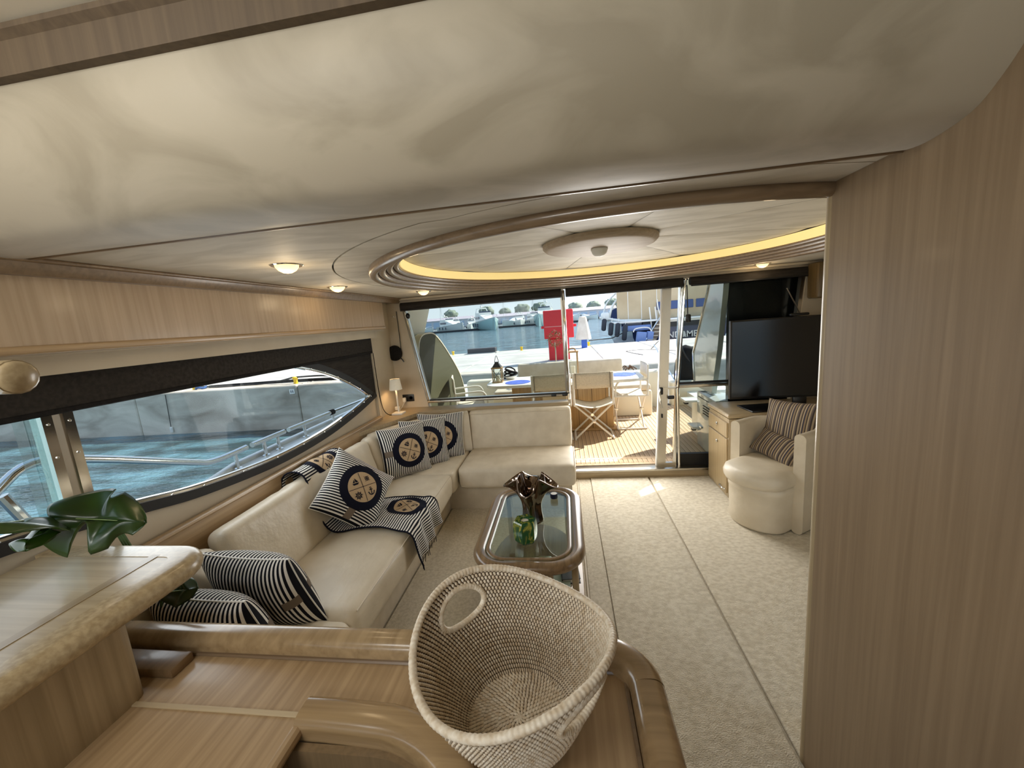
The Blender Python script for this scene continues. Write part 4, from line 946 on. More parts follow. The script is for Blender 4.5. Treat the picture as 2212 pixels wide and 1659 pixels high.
for k in range(3):
    MB().tube(smoothpts([(-1.52 - 0.01 * k, 1.09, 0.59), (-1.56 - 0.012 * k, 1.095, 0.85), (-1.60 - 0.012 * k, 1.07, 1.06), NB_ + Vector((-0.006 * k, 0, -0.006 * k))], 6), 0.0045, 6).build('stem', SG, pl)
MB().tube(smoothpts([(-1.51, 1.08, 0.59), (-1.49, 1.07, 0.72), (-1.45, 1.06, 0.80)], 6), 0.004, 6).build('stem', SG, pl)

# ------------------------------------------------------------------ corner: table lamp, socket, speaker disc, charger
tl = tag(empty('table_lamp', (-1.655, 3.57, 0.825), label='slim white cordless table lamp on the corner shelf', cat='lamp'))
MB().rbox((0, 0, 0.009), (0.105, 0.105, 0.018), 0.004, 2).build('base', WHITEM, tl, wc=False)
MB().tube([(0, 0, 0.018), (0, 0, 0.26)], 0.008, 12).build('stem', WHITEM, tl, wc=False)
o = MB().lathe([(0.060, 0.0), (0.046, 0.10)], (0, 0, 0.245), 40).v
SHADE = M('pleated_white_shade', lin(236, 230, 216), rough=0.6, emit=(1.0, 0.80, 0.52, 1), estr=0.10)
MB().grid(lambda u, v: ((0.060 - 0.014 * v + 0.0015 * math.cos(2 * PI * u * 36)) * math.cos(2 * PI * u), (0.060 - 0.014 * v + 0.0015 * math.cos(2 * PI * u * 36)) * math.sin(2 * PI * u), 0.245 + 0.105 * v), 144, 3, wrapu=True).build('shade', SHADE, tl, 80, wc=False)
MB().lathe([(0, 0.342), (0.044, 0.342), (0.044, 0.346), (0, 0.346)], (0, 0, 0), 24).build('shade_cap', WHITEM, tl, wc=False)
d = bpy.data.lights.new('bulb', 'POINT'); d.energy = 1.1; d.color = (1.0, 0.66, 0.34); d.shadow_soft_size = 0.03
o = bpy.data.objects.new('bulb', d); COL.objects.link(o); o.location = (0, 0, 0.29); o.parent = tl
sk = tag(empty('wall_socket', (-1.655, 3.845, 0.93), label='black double wall socket with a white plug', cat='socket'))
MB().rbox((0, 0, 0), (0.125, 0.012, 0.075), 0.004, 2).build('plate', BLACK, sk, wc=False)
MB().lathe([(0.020, 0), (0.020, 0.003), (0.016, 0.003), (0.016, 0)], (0, 0, 0), 18).build('socket_ring', BLACKM, sk, wc=False, mw=Matrix.Translation((0.03, -0.006, 0)) @ Matrix.Rotation(PI / 2, 4, 'X'))
pg = tag(empty('plug_adapter', (-1.69, 3.82, 0.915), label='white plug with a cable drooping to the shelf', cat='plug'))
MB().rbox((0, 0, 0), (0.034, 0.034, 0.05), 0.01, 2).build('plug', WHITEM, pg, wc=False)
MB().tube(smoothpts([(0, 0, -0.02), (-0.02, -0.02, -0.06), (-0.03, -0.06, -0.085), (-0.01, -0.12, -0.086), (0.0, -0.16, -0.086)], 6), 0.0035, 6).build('cable', WHITEM, pg, wc=False)
MB().rbox((-0.045, -0.09, -0.066), (0.05, 0.035, 0.04), 0.008, 2).build('charger', WHITEM, pg, wc=False)
sp = tag(empty('round_wall_speaker', (-1.735, 3.83, 1.41), label='round black disc speaker on the cream corner wall', cat='speaker'))
RX = Matrix.Rotation(PI / 2, 4, 'X')
MB().lathe([(0, 0.045), (0.06, 0.042), (0.078, 0.03), (0.08, 0.012), (0.072, 0.0), (0, 0.0)], (0, 0, 0), 40).build('disc', BLACKM, sp, wc=False, mw=Matrix.Translation((0, 0.012, 0)) @ RX)
MB().tube(smoothpts([(0.075, -0.01, 0.02), (0.075, -0.005, 0.2), (0.07, 0.0, 0.42)], 4), 0.004, 6).build('cable', BLACK, sp, wc=False)
MB().tube(smoothpts([(0.055, -0.02, -0.04), (0.085, -0.03, -0.07), (0.10, -0.03, -0.095)], 4), 0.006, 6).build('tail', BLACK, sp, wc=False)
hkp = tag(empty('coat_hook', (-1.70, 3.84, 1.78), label='tiny white double hook high on the corner wall', cat='hook'))
MB().rbox((0, 0, 0), (0.04, 0.01, 0.014), 0.003, 1).build('plate', WHITEM, hkp, wc=False)
for s_ in (-1, 1): MB().sphere((0.013 * s_, -0.008, 0), 0.006, 8, 6).build('peg', CHROME, hkp, wc=False)
tag(MB().tube(smoothpts([(-1.773, 3.44, 1.45), (-1.772, 3.45, 1.10), (-1.765, 3.48, 0.90), (-1.73, 3.52, 0.832), (-1.70, 3.56, 0.829)], 5), 0.0035, 6).build('thin_wall_cable', BLACKM), 'thin dark cable running down beside the side window', 'cable')
tag(MB().sphere((-1.545, 3.825, 1.775), (0.022, 0.022, 0.03), 14, 8).build('blind_end_knob', BLACK), 'black knob under the left end of the aft blind', 'knob')

# ------------------------------------------------------------------ right: sideboard, television, tub chair
sd_ = tag(empty('sideboard', (1.8, 3.5, 0.0), label='wooden sideboard with drawer and door carrying the television', cat='sideboard'))
MB().b6(1.315, 2.60, 3.32, 3.76, 0.012, 0.70).build('carcass', WZ, sd_)
MB().rbox((1.96, 3.54, 0.728), (1.32, 0.48, 0.038), 0.014, 3).build('top', WX, sd_)
dr = MB().rbox((1.310, 3.54, 0.60), (0.016, 0.41, 0.13), 0.004, 1).build('drawer', wood('drawer_front_wood', 'z', (184, 162, 124), (160, 138, 102)), sd_)
MB().lathe([(0, 0), (0.012, 0), (0.014, 0.004), (0.010, 0.010), (0, 0.011)], (0, 0, 0), 14).build('knob', CHROME, dr, mw=Matrix.Translation((1.301, 3.54, 0.61)) @ Matrix.Rotation(-PI / 2, 4, 'Y'))
dd = MB().rbox((1.310, 3.54, 0.285), (0.016, 0.41, 0.48), 0.004, 1).build('door', bpy.data.materials['drawer_front_wood'], sd_)
MB().lathe([(0, 0), (0.012, 0), (0.014, 0.004), (0.010, 0.010), (0, 0.011)], (0, 0, 0), 14).build('knob', CHROME, dd, mw=Matrix.Translation((1.301, 3.54, 0.45)) @ Matrix.Rotation(-PI / 2, 4, 'Y'))
MB().tube(smoothpts([(1.30, 3.46, 0.075), (1.285, 3.44, 0.08), (1.285, 3.37, 0.08), (1.30, 3.355, 0.075)], 4), 0.006, 8).build('pull', CHROME, dd)
tv = tag(empty('television', (1.95, 3.5, 0.747), label='large black flat television on the wooden sideboard', cat='television'))
TVR = Matrix.Translation((1.94, 3.475, 1.165)) @ Matrix.Rotation(math.radians(-3), 4, 'Z')
MB().rbox((0, 0, 0), (1.12, 0.035, 0.67), 0.008, 2).build('casing', BLACK, tv, mw=TVR)
MB().b6(-0.545, 0.545, -0.0205, -0.0178, -0.315, 0.322).build('screen', M('tv_screen', lin(9, 9, 11), rough=0.16, spec=0.5), tv, mw=TVR)
MB().rbox((1.94, 3.50, 0.79), (0.10, 0.04, 0.09), 0.01, 2).build('neck', BLACK, tv)
MB().rbox((1.70, 3.46, 0.755), (0.44, 0.24, 0.014), 0.006, 2, Matrix.Rotation(0.1, 3, 'Z')).build('stand_base', BLACK, tv)
cam_top = tag(empty('webcam', (1.90, 3.475, 1.503), label='small black rounded unit on top of the television', cat='device'))
MB().rbox((0, 0, 0.012), (0.14, 0.04, 0.022), 0.01, 3).build('body', BLACK, cam_top, wc=False)
tag(MB().tube(smoothpts([(1.60, 3.37, 0.752), (1.75, 3.34, 0.756), (1.92, 3.35, 0.772), (2.1, 3.34, 0.756), (2.3, 3.35, 0.754)], 6), 0.006, 6).build('television_cable', CHROME), 'shiny cable lying on the sideboard before the television', 'cable')
tag(MB().rbox((2.30, 3.72, 1.78), (0.35, 0.16, 0.30), 0.02, 2).build('corner_locker', wood('corner_locker_wood', 'z', (116, 94, 58), (96, 78, 48))), 'dark wooden locker high in the right aft corner', 'locker')
# tub chair, local frame: front is -y
tc_ = tag(empty('tub_chair', (1.553, 3.035, 0.0), math.radians(-58), label='cream leather tub armchair with striped cushions', cat='armchair'))
def dshape(rx, fy, by, k=14):
    P = [(rx * math.cos(a), by + 0.21 * math.sin(a)) for a in [PI * i / k for i in range(k + 1)]]
    Q = [(-rx * math.cos(a), fy - 0.0 - 0.15 * math.sin(a)) for a in [PI * i / k for i in range(k + 1)]]
    return P + Q
def dpoly(b, P, prof):
    cx_ = sum(p[0] for p in P) / len(P); cy_ = sum(p[1] for p in P) / len(P)
    """stack of outlines scaled per level: prof = [(grow, z)]"""
    n = len(P); V = []; F = []
    for g, z in prof:
        V += [(cx_ + (x - cx_) * (1 + g / 0.26), cy_ + (y - cy_) * (1 + g / 0.36), z) for x, y in P]
    for i in range(len(prof) - 1): F += [(i * n + k, i * n + (k + 1) % n, (i + 1) * n + (k + 1) % n, (i + 1) * n + k) for k in range(n)]
    F.append(tuple(range(n - 1, -1, -1))); F.append(tuple((len(prof) - 1) * n + k for k in range(n)))
    return b.add(V, F)
DB = dshape(0.205, -0.23, 0.03)
dpoly(MB(), DB, [(-0.02, 0.012), (-0.005, 0.03), (0.0, 0.20), (0.0, 0.285), (0.008, 0.295), (0.010, 0.335), (-0.01, 0.35)]).build('base', PALE, tc_, 60, wc=False)
DS = dshape(0.21, -0.27, 0.03)
dpoly(MB(), DS, [(-0.04, 0.335), (-0.005, 0.35), (0.012, 0.38), (0.014, 0.41), (0.0, 0.445), (-0.03, 0.462), (-0.075, 0.472), (-0.12, 0.476)]).build('seat_cushion', PALE, tc_, 80, wc=False)
def dwall():
    pts = [(-0.235, -0.16), (-0.235, 0.0)] + [(-0.235 * math.cos(a), 0.02 + 0.22 * math.sin(a)) for a in [PI * i / 20 for i in range(21)]] + [(0.235, 0.0), (0.235, -0.16)]
    return pts
MB().sweep([(x, y, 0) for x, y in dwall()], roundprof(0.075, 0.012, 0.735, 0.032, 5)).build('arm_and_back', PALE, tc_, 70, wc=False)
def smallpillow(c, normal, up, wd, ht, th, label, roll=0.0):
    p = tag(empty('striped_cushion', label=label, cat='cushion', group='brown striped cushions on the tub chair')); p.matrix_basis = frame(c, normal, up) @ Matrix.Rotation(roll, 4, 'Z')
    V = []; F = []; UV = []; N = 22
    for s_ in (1, -1):
        k = len(V)
        for j in range(N + 1):
            for i in range(N + 1):
                u, v = math.sin((i / N - 0.5) * PI), math.sin((j / N - 0.5) * PI)
                V.append((u * wd / 2 * (1 - 0.06 * (1 - v * v) * u * u), v * ht / 2 * (1 - 0.08 * (1 - u * u) * v * v), s_ * th * (max(0, 1 - abs(u) ** 2.4) * max(0, 1 - abs(v) ** 2.4)) ** 0.5)); UV.append((u * wd / 2 + 4, v * ht / 2 + 4))
        for j in range(N):
            for i in range(N):
                q = (k + j * (N + 1) + i, k + j * (N + 1) + i + 1, k + (j + 1) * (N + 1) + i + 1, k + (j + 1) * (N + 1) + i); F.append(q if s_ > 0 else q[::-1])
    MB().add(V, F).build('cover', TSTR, p, 80, uv=UV, recalc=False, wc=False)
    pts = []
    for e_ in range(4):
        for i in range(16):
            t = -1 + 2 * i / 16; a, b = [(t, -1), (1, t), (-t, 1), (-1, -t)][e_]; pts.append((a * wd / 2 * (1 - 0.06 * (1 - b * b) * a * a), b * ht / 2 * (1 - 0.08 * (1 - a * a) * b * b), 0))
    MB().tube(pts, 0.003, 5, closed=True).build('piping', TAUPE, p, 80, wc=False)
smallpillow((1.655, 3.09, 0.69), (-0.86, -0.42, 0.30), (0.2, 0.1, 1), 0.40, 0.40, 0.055, 'larger brown striped cushion against the tub chair back', 0.06)
smallpillow((1.535, 3.03, 0.56), (-0.72, -0.34, 0.62), (0.4, 0.25, 0.8), 0.36, 0.20, 0.045, 'smaller brown striped cushion lying on the tub chair seat', -0.22)
# rounded wooden hand-holds behind the partition edge
kn = tag(empty('newel_rail', (0.86, 1.42, 0.0), label='rounded wooden rail end peeping past the partition', cat='rail'))
MB().tube(smoothpts([(0.90, 1.30, 0.60), (0.88, 1.40, 0.61), (0.862, 1.44, 0.61)], 4), [0.04, 0.04, 0.04, 0.04, 0.039, 0.036, 0.031, 0.023, 0.010], 14).build('rail_end', RW2, kn, 80)
MB().rbox((0.905, 1.31, 0.285), (0.05, 0.10, 0.55), 0.012, 2).build('support', WZ, kn)

# ------------------------------------------------------------------ cockpit
DZ = 0.09
ck = struct(empty('cockpit_floor', (0.3, 5.1, 0.0)), 'teak planked cockpit floor outside the door')
MB().b6(-1.75, 2.35, 3.93, 6.6, 0.0, DZ - 0.006).build('caulking_bed', CAULK, ck)
pk = MB().rbox((0, 0, 0), (0.0455, 1.0, 0.010), 0.0015, 1).build('teak_plank', TEAK, ck)
pk.matrix_parent_inverse = Matrix(); pm = pk.data
bpy.data.objects.remove(pk)
for i in range(82):
    x = -1.70 + 0.0495 * i
    o = bpy.data.objects.new('teak_plank', pm); COL.objects.link(o); o.parent = ck
    o.matrix_parent_inverse = ck.matrix_basis.inverted()
    o.location = (x, 5.30, DZ - 0.005); o.scale = (1, 2.28, 1)
for (x0, x1, y0, y1) in ((-1.73, 2.33, 4.105, 4.155), (-1.73, 2.33, 3.94, 3.985)):
    MB().rbox(((x0 + x1) / 2, (y0 + y1) / 2, DZ - 0.005), (x1 - x0, y1 - y0, 0.010), 0.0015, 1).build('margin_board', TEAK, ck)
for i in range(82):
    o = bpy.data.objects.new('teak_plank', pm); COL.objects.link(o); o.parent = ck
    o.matrix_parent_inverse = ck.matrix_basis.inverted(); o.location = (-1.70 + 0.0495 * i, 4.045, DZ - 0.005); o.scale = (1, 0.112, 1)

# overhang of the flybridge, its side wings
struct(MB().rbox((0.1, 4.58, 2.13), (4.7, 1.40, 0.09), 0.03, 2).build('cockpit_overhang', WHITE), 'white flybridge overhang above the cockpit')
wgl = struct(empty('wing_left', (-1.66, 5.0, 0.1)), 'grey green side wing of the cockpit, left')
GW = M('shaded_green_gelcoat', lin(84, 82, 62), rough=0.6, spec=0.2)  # base colour darkened to carry the shade on the wing
wp = smoothpts([(4.20, 0.60, 0), (4.22, 1.20, 0), (4.34, 1.52, 0), (4.70, 1.575, 0), (4.98, 1.51, 0), (5.42, 1.25, 0), (5.90, 0.88, 0), (6.10, 0.55, 0)], 5)
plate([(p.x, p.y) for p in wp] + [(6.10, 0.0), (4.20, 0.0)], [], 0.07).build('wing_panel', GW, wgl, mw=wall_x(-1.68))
MB().sweep([(p.x, p.y, 0) for p in wp], [(-0.006, -0.042), (0.010, -0.042), (0.010, 0.042), (-0.006, 0.042)]).build('wing_edge', OFFW, wgl, mw=wall_x(-1.68))
plate([(3.98, 1.50), (4.60, 1.50), (4.82, 1.56), (5.12, 1.88), (5.25, 2.09), (3.98, 2.09)], [], 0.08).build('wing_pillar', OFFW, wgl, mw=wall_x(-1.80))
wgr = struct(empty('wing_right', (1.5, 4.4, 0.1)), 'glossy grey side wing of the cockpit, right')
GR = M('glossy_grey_gelcoat', lin(196, 204, 200), rough=0.06, coat=0.6, spec=0.8, bump=((1.0, 1.2, 2.2), 0.35, 0.06))
plate([(4.25, 0.72), (4.78, 0.72), (4.82, 1.11), (4.37, 1.77), (4.20, 2.08), (3.93, 2.08), (3.97, 1.76), (4.10, 1.2)], [], 0.05).build('wing_panel', GR, wgr, mw=wall_x(1.53))
MB().tube([(1.50, 4.78, 0.74), (1.50, 4.82, 1.11), (1.50, 4.37, 1.77), (1.50, 4.20, 2.06)], 0.010, 8).build('wing_edge', CHROME, wgr)
MB().b6(1.56, 2.5, 3.97, 4.03, 0.10, 2.08).build('dark_side_panel', M('dark_tinted_panel', lin(14, 14, 15), rough=0.25), wgr)
cs_ = tag(empty('cockpit_locker', (1.6, 4.25, DZ), label='pale cockpit locker with louvre slots behind the right pane', cat='locker'))
MB().rbox((1.62, 4.24, 0.40), (0.36, 0.54, 0.62), 0.02, 2).build('body', GR, cs_)
MB().b6(1.437, 1.442, 4.02, 4.46, 0.655, 0.662).build('lid_seam', GASKET, cs_)
for i in range(4): MB().b6(1.434, 1.442, 4.08, 4.30, 0.50 + 0.028 * i, 0.510 + 0.028 * i).build('louvre', GASKET, cs_)
MB().rbox((1.434, 4.36, 0.33), (0.014, 0.05, 0.02), 0.004, 1).build('latch', CHROME, cs_)
stp = tag(empty('boarding_steps', (1.45, 4.75, DZ), label='small white boarding steps beside the pale locker', cat='steps'))
for i, (y, z) in enumerate(((4.62, 0.27), (4.90, 0.52))):
    MB().rbox((1.50, y, z), (0.20, 0.20, 0.03), 0.008, 2).build('tread', WHITE, stp)
    MB().rbox((1.44, y, z - 0.03), (0.05, 0.06, 0.04), 0.008, 2).build('bracket', BLACK, stp)
MB().b6(1.54, 1.60, 4.52, 5.0, DZ, 0.53).build('riser', WHITE, stp)
# transom, bench
tn_ = struct(empty('transom', (0.0, 6.5, 0.0)), 'ivory transom coaming behind the cockpit bench')
MB().rbox((-0.05, 6.53, 0.32), (3.3, 0.22, 0.72), 0.05, 3).build('coaming', OFFW, tn_)
MB().rbox((2.02, 6.53, 0.22), (0.7, 0.22, 0.5), 0.04, 3).build('coaming', OFFW, tn_)
MB().b6(-2.3, -1.62, 4.2, 8.2, -1.4, 0.35).build('hull_side', WHITE, tn_)
MB().b6(1.9, 2.6, 4.2, 8.2, -1.4, 0.30).build('hull_side', WHITE, tn_)
MB().b6(-1.7, 2.0, 6.62, 8.0, -0.8, -0.30).build('swim_platform', TEAK, tn_)
be = tag(empty('cockpit_bench', (0.05, 6.15, DZ), label='ivory cockpit bench with an upholstered backrest', cat='bench'))
MB().rbox((0.05, 6.12, 0.28), (2.4, 0.52, 0.38), 0.03, 2).build('base', OFFW, be)
cushion((2.36, 0.50, 0.10), 0.035, (0, 0, 0.01), (16, 6, 2)).build('seat_cushion', PALE2, be, 80, mw=Matrix.Translation((0.05, 6.10, 0.52)))
cushion((0.80, 0.10, 0.38), 0.03, (0, 0.008, 0), (10, 2, 6)).build('back_cushion', PALE2, be, 80, mw=Matrix.Translation((-0.38, 6.36, 0.735)))
cushion((0.86, 0.10, 0.38), 0.03, (0, 0.008, 0), (10, 2, 6)).build('back_cushion', PALE2, be, 80, mw=Matrix.Translation((0.47, 6.36, 0.735)))
# table
tb = tag(empty('cockpit_table', (0.0, 5.4, DZ), label='white cockpit dining table on a teak pedestal', cat='table'))
plate(rrect(-1.08, 1.0, 5.02, 5.74, 0.22, 8), [], 0.035).build('table_top', WHITEM, tb, mw=Matrix.Translation((0, 0, 0.782)))
MB().sweep([(x, y, 0.782) for x, y in rrect(-1.08, 1.0, 5.02, 5.74, 0.22, 8)], roundprof(0.016, -0.02, 0.02, 0.007, 3), closed=True).build('table_edge', WHITE, tb, 60)
MB().rbox((0.33, 5.38, 0.425), (0.56, 0.30, 0.67), 0.012, 2).build('pedestal', TEAKBOX, tb)
for x in (0.145, 0.33, 0.515): MB().b6(x - 0.002, x + 0.002, 5.2275, 5.232, 0.12, 0.74).build('pedestal_seam', CAULK, tb)
MB().rbox((-0.55, 5.38, 0.425), (0.40, 0.30, 0.67), 0.012, 2).build('pedestal', TEAKBOX, tb)
MB().rbox((0.33, 5.36, 0.105), (0.64, 0.38, 0.03), 0.01, 2).build('foot', TEAKBOX, tb)
MATB = M('blue_woven_mat', lin(70, 96, 190), lin(96, 122, 214), (60, 60, 60), 3, rough=0.8)
for i, (x, y, lb) in enumerate(((-0.66, 5.26, 'round blue placemat beside the small lantern'), (-0.27, 5.42, 'round blue placemat behind the left chair back'), (0.37, 5.30, 'round blue placemat right of the tall lantern'), (0.77, 5.42, 'round blue placemat at the right end of the cockpit table'))):
    pmk = tag(empty('placemat', (x, y, 0.8005), label=lb, cat='placemat', group='blue placemats on the cockpit table'))
    for k in range(9): MB().lathe([(max(0.0, 0.0195 * k), 0.0), (0.0195 * k + 0.0185, 0.0), (0.0195 * k + 0.0185, 0.004), (0.0195 * k + 0.009, 0.0055), (max(0.0, 0.0195 * k), 0.004)], (0, 0, 0), 36).build('woven_ring', MATB, pmk, wc=False)
# director chairs
SLING = M('ivory_sling', lin(226, 216, 196), lin(214, 203, 182), (60, 60, 60), rough=0.85)
ALU = M('white_tube', lin(236, 234, 226), rough=0.3)
def dchair():
    c = tag(empty('director_chair', label='x', cat='chair', group='folding director chairs around the cockpit table'))
    for s_ in (-1, 1):
        MB().tube([(0.235 * s_, -0.20, 0.46), (0.235 * s_, -0.215, 0.86)], 0.012, 8).build('back_post', ALU, c)
        MB().tube(smoothpts([(0.235 * s_, -0.205, 0.66), (0.235 * s_, 0.10, 0.665), (0.235 * s_, 0.18, 0.63), (0.235 * s_, 0.205, 0.54), (0.235 * s_, 0.205, 0.45)], 5), 0.012, 8).build('arm', ALU, c)
        MB().tube([(0.235 * s_, -0.21, 0.455), (0.235 * s_, 0.21, 0.455)], 0.012, 8).build('seat_rail', ALU, c)
        MB().tube(smoothpts([(0.235 * s_, -0.19, 0.012), (0.235 * s_, 0.0, 0.014), (0.235 * s_, 0.19, 0.012)], 3), 0.012, 8).build('foot_rail', ALU, c)
    for y in (-0.17, 0.17):
        MB().tube([(-0.235, y, 0.455), (0.235, y, 0.014)], 0.012, 8).build('leg', ALU, c)
        MB().tube([(0.235, y + 0.02, 0.455), (-0.235, y + 0.02, 0.014)], 0.012, 8).build('leg', ALU, c)
        MB().tube([(0, y - 0.016, 0.235), (0, y + 0.036, 0.235)], 0.02, 12).build('pivot', CHROME, c)
    o = MB().grid(lambda u, v: (-0.235 + 0.47 * u, -0.20 + 0.40 * v, 0.468 - 0.055 * math.sin(PI * u)), 12, 6).build('seat_sling', SLING, c, 80); m_ = o.modifiers.new('thickness', 'SOLIDIFY'); m_.thickness = 0.004
    o = MB().grid(lambda u, v: (-0.247 + 0.494 * u, -0.213 - 0.02 * math.sin(PI * u), 0.665 + 0.195 * v), 12, 4).build('back_sling', SLING, c, 80); m_ = o.modifiers.new('thickness', 'SOLIDIFY'); m_.thickness = 0.006
    for s_ in (-1, 1): MB().b6(0.205 * s_ - 0.002, 0.205 * s_ + 0.002, -0.226, -0.218, 0.668, 0.858).build('sling_seam', CAULK, c)
    return c
proto = dchair()
CH = [((0.32, 4.97), 0.0, 'white director chair seen from behind in the open doorway'), ((0.84, 5.40), PI / 2, 'white director chair side on at the right end of the cockpit table'),
      ((-0.20, 4.98), 0.05, 'white director chair half hidden behind the aft window and sofa'), ((-1.32, 5.15), -PI / 2 + 0.3, 'white director chair at the left end beside the small lantern')]
for i, ((x, y), rz, lb) in enumerate(CH):
    o = proto if i == 0 else copy_tree(proto)
    o.location = (x, y, DZ); o.rotation_euler = (0, 0, rz); o['label'] = lb
# lanterns
LW = wood('lantern_wood', 'z', (182, 148, 98), (154, 122, 78))
def lantern(x, y, z, wd, ht, label, roof, frame_mat, dark):
    l = tag(empty('candle_lantern', (x, y, z), label=label, cat='lantern', group='lanterns on the cockpit table'))
    p = 0.012 if ht < 0.3 else 0.018; h_ = wd / 2
    for sx_ in (-1, 1):
        for sy_ in (-1, 1): MB().box((sx_ * (h_ - p / 2), sy_ * (h_ - p / 2), ht / 2), (p, p, ht)).build('post', frame_mat, l, wc=False)
    MB().box((0, 0, 0.008), (wd + 0.012, wd + 0.012, 0.016)).build('base', frame_mat, l, wc=False)
    MB().box((0, 0, ht), (wd + 0.016, wd + 0.016, 0.018)).build('top_frame', frame_mat, l, wc=False)
    if roof:
        MB().lathe([(h_ * 1.35, 0), (h_ * 0.55, 0.06), (h_ * 0.5, 0.075), (0, 0.078)], (0, 0, ht + 0.009), 4).build('roof', M('lantern_roof', lin(60, 58, 58), rough=0.5) if 'lantern_roof' not in bpy.data.materials else bpy.data.materials['lantern_roof'], l, 20, wc=False, mw=Matrix.Rotation(PI / 4, 4, 'Z'))
        MB().tube(smoothpts([(-0.03, 0, ht + 0.08), (-0.012, 0, ht + 0.15), (0, 0, ht + 0.17), (0.012, 0, ht + 0.15), (0.03, 0, ht + 0.08)], 4), 0.004, 6).build('handle', ROPE, l, wc=False)
        for s_ in (-1, 1):
            MB().tube([(-h_ * s_, -h_, 0.02), (h_ * s_, -h_, ht - 0.01)], 0.003, 5).build('cross_bar', ROPE, l, wc=False)
    else:
        MB().tube(smoothpts([(-0.05, 0, ht + 0.01), (-0.03, 0, ht + 0.04), (0.03, 0, ht + 0.04), (0.05, 0, ht + 0.01)], 4), 0.009, 6).build('handle', LW, l, wc=False)
    for a in range(4):
        MB().box((0, h_ - 0.006, ht / 2), (wd - 2 * p, 0.002, ht - 0.02)).build('pane', GLASSC, l, wc=False, mw=Matrix.Rotation(a * PI / 2, 4, 'Z'))
    MB().lathe([(0, 0), (h_ * 0.45, 0), (h_ * 0.45, ht * 0.40), (0, ht * 0.39)], (0, 0, 0.016), 20).build('candle', OFFW, l, wc=False)
lantern(-0.955, 5.38, 0.8005, 0.135, 0.205, 'small dark roofed lantern at the left end of the cockpit table', True, LW, True)
lantern(0.10, 5.42, 0.8005, 0.155, 0.36, 'tall teak lantern with a candle beside the chrome door post', False, LW, False)
# topiary on the coaming
tp = tag(empty('olive_topiary', (-0.15, 6.53, 0.68), label='small dried olive topiary tree behind the cockpit bench', cat='plant'))
MB().lathe([(0, 0), (0.06, 0), (0.075, 0.12), (0.065, 0.12), (0.06, 0.10), (0, 0.10)], (0, 0, 0), 20).build('pot', WHITEM, tp, wc=False)
MB().tube([(0, 0, 0.1), (0.005, 0, 0.4), (0, 0, 0.55)], 0.010, 8).build('trunk', M('pale_bark', lin(190, 178, 160), rough=0.9), tp, wc=False)
b = MB()
for i in range(420):
    a = random.uniform(0, 2 * PI); z = random.uniform(-1, 1); r = (1 - z * z) ** 0.5 * random.uniform(0.55, 1.05); p = Vector((0.13 * r * math.cos(a), 0.13 * r * math.sin(a), 0.60 + 0.14 * z))
    q = Vector((random.uniform(-1, 1), random.uniform(-1, 1), random.uniform(-0.3, 1))).normalized(); s_ = q.cross(Vector((0.3, 0.2, 1))).normalized() * 0.006
    b.add([p, p + q * 0.016 + s_, p + q * 0.034, p + q * 0.016 - s_], [(0, 1, 2, 3)])
tag(b.build('foliage', M('olive_leaf', lin(132, 122, 84), lin(96, 92, 60), (30, 30, 30), rough=0.7), tp, 0, wc=False, recalc=False), kind='stuff')
# rope coil, brown bow, black bag, stern rails
rc = tag(empty('rope_coil', (-0.80, 5.60, 0.8005), label='black rope coil heaped in a white bowl by the small lantern', cat='rope'))
MB().lathe([(0, 0), (0.06, 0), (0.10, 0.05), (0.095, 0.05), (0.055, 0.008), (0, 0.008)], (0, 0, 0), 24).build('bowl', WHITEM, rc, wc=False)
for k in range(5): MB().tube([(0.10 * math.cos(a) * (1 - 0.08 * k), 0.05 * math.sin(a), 0.05 + 0.022 * k + 0.035 * math.cos(a * 1 + k)) for a in [2 * PI * i / 24 for i in range(24)]], 0.011, 6, closed=True).build('coil', BLACKM, rc, wc=False)
bw = tag(empty('brown_bow', (1.02, 6.50, 0.68), label='knotted brown line lying on the transom coaming', cat='rope'))
for k in range(6):
    a = k * 1.05; MB().tube(smoothpts([(0, 0, 0.03), (0.06 * math.cos(a), 0.06 * math.sin(a), 0.07 + 0.02 * (k % 2)), (0.13 * math.cos(a), 0.10 * math.sin(a), 0.025)], 4), 0.010, 6).build('loop', M('brown_line', lin(92, 70, 54), rough=0.9) if 'brown_line' not in bpy.data.materials else bpy.data.materials['brown_line'], bw, wc=False)
rl = tag(empty('stern_rail', (1.65, 6.6, 0.4), label='chrome stern rail by the passerelle, seen beside the pole', cat='rail'))
MB().tube(smoothpts([(1.58, 6.55, 0.45), (1.60, 6.6, 1.05), (1.64, 7.0, 1.12), (1.66, 7.8, 0.9)], 6), 0.014, 8).build('rail', CHROME, rl)
MB().tube([(1.64, 7.0, 1.10), (1.72, 7.05, 0.0)], 0.012, 8).build('stanchion', CHROME, rl)
MB().tube([(1.76, 6.55, 0.45), (1.60, 7.3, 1.02)], 0.010, 8).build('brace', CHROME, rl)
bg_ = tag(empty('black_bag', (1.98, 6.6, 0.35), label='black sagging bag hanging at the stern behind the right pane', cat='bag'))
cushion((0.34, 0.20, 0.62), 0.08, (0.03, 0.03, 0), (6, 4, 10), 0.02, 4).build('bag', BLACKM, bg_, 80, mw=Matrix.Translation((2.0, 6.66, 0.70)) @ Matrix.Rotation(0.18, 4, 'Y'))
MB().tube(smoothpts([(1.86, 6.60, 1.35), (1.88, 6.56, 0.98), (2.02, 6.54, 0.7), (2.1, 6.54, 0.5)], 6), 0.012, 6).build('strap', BLACK, bg_)

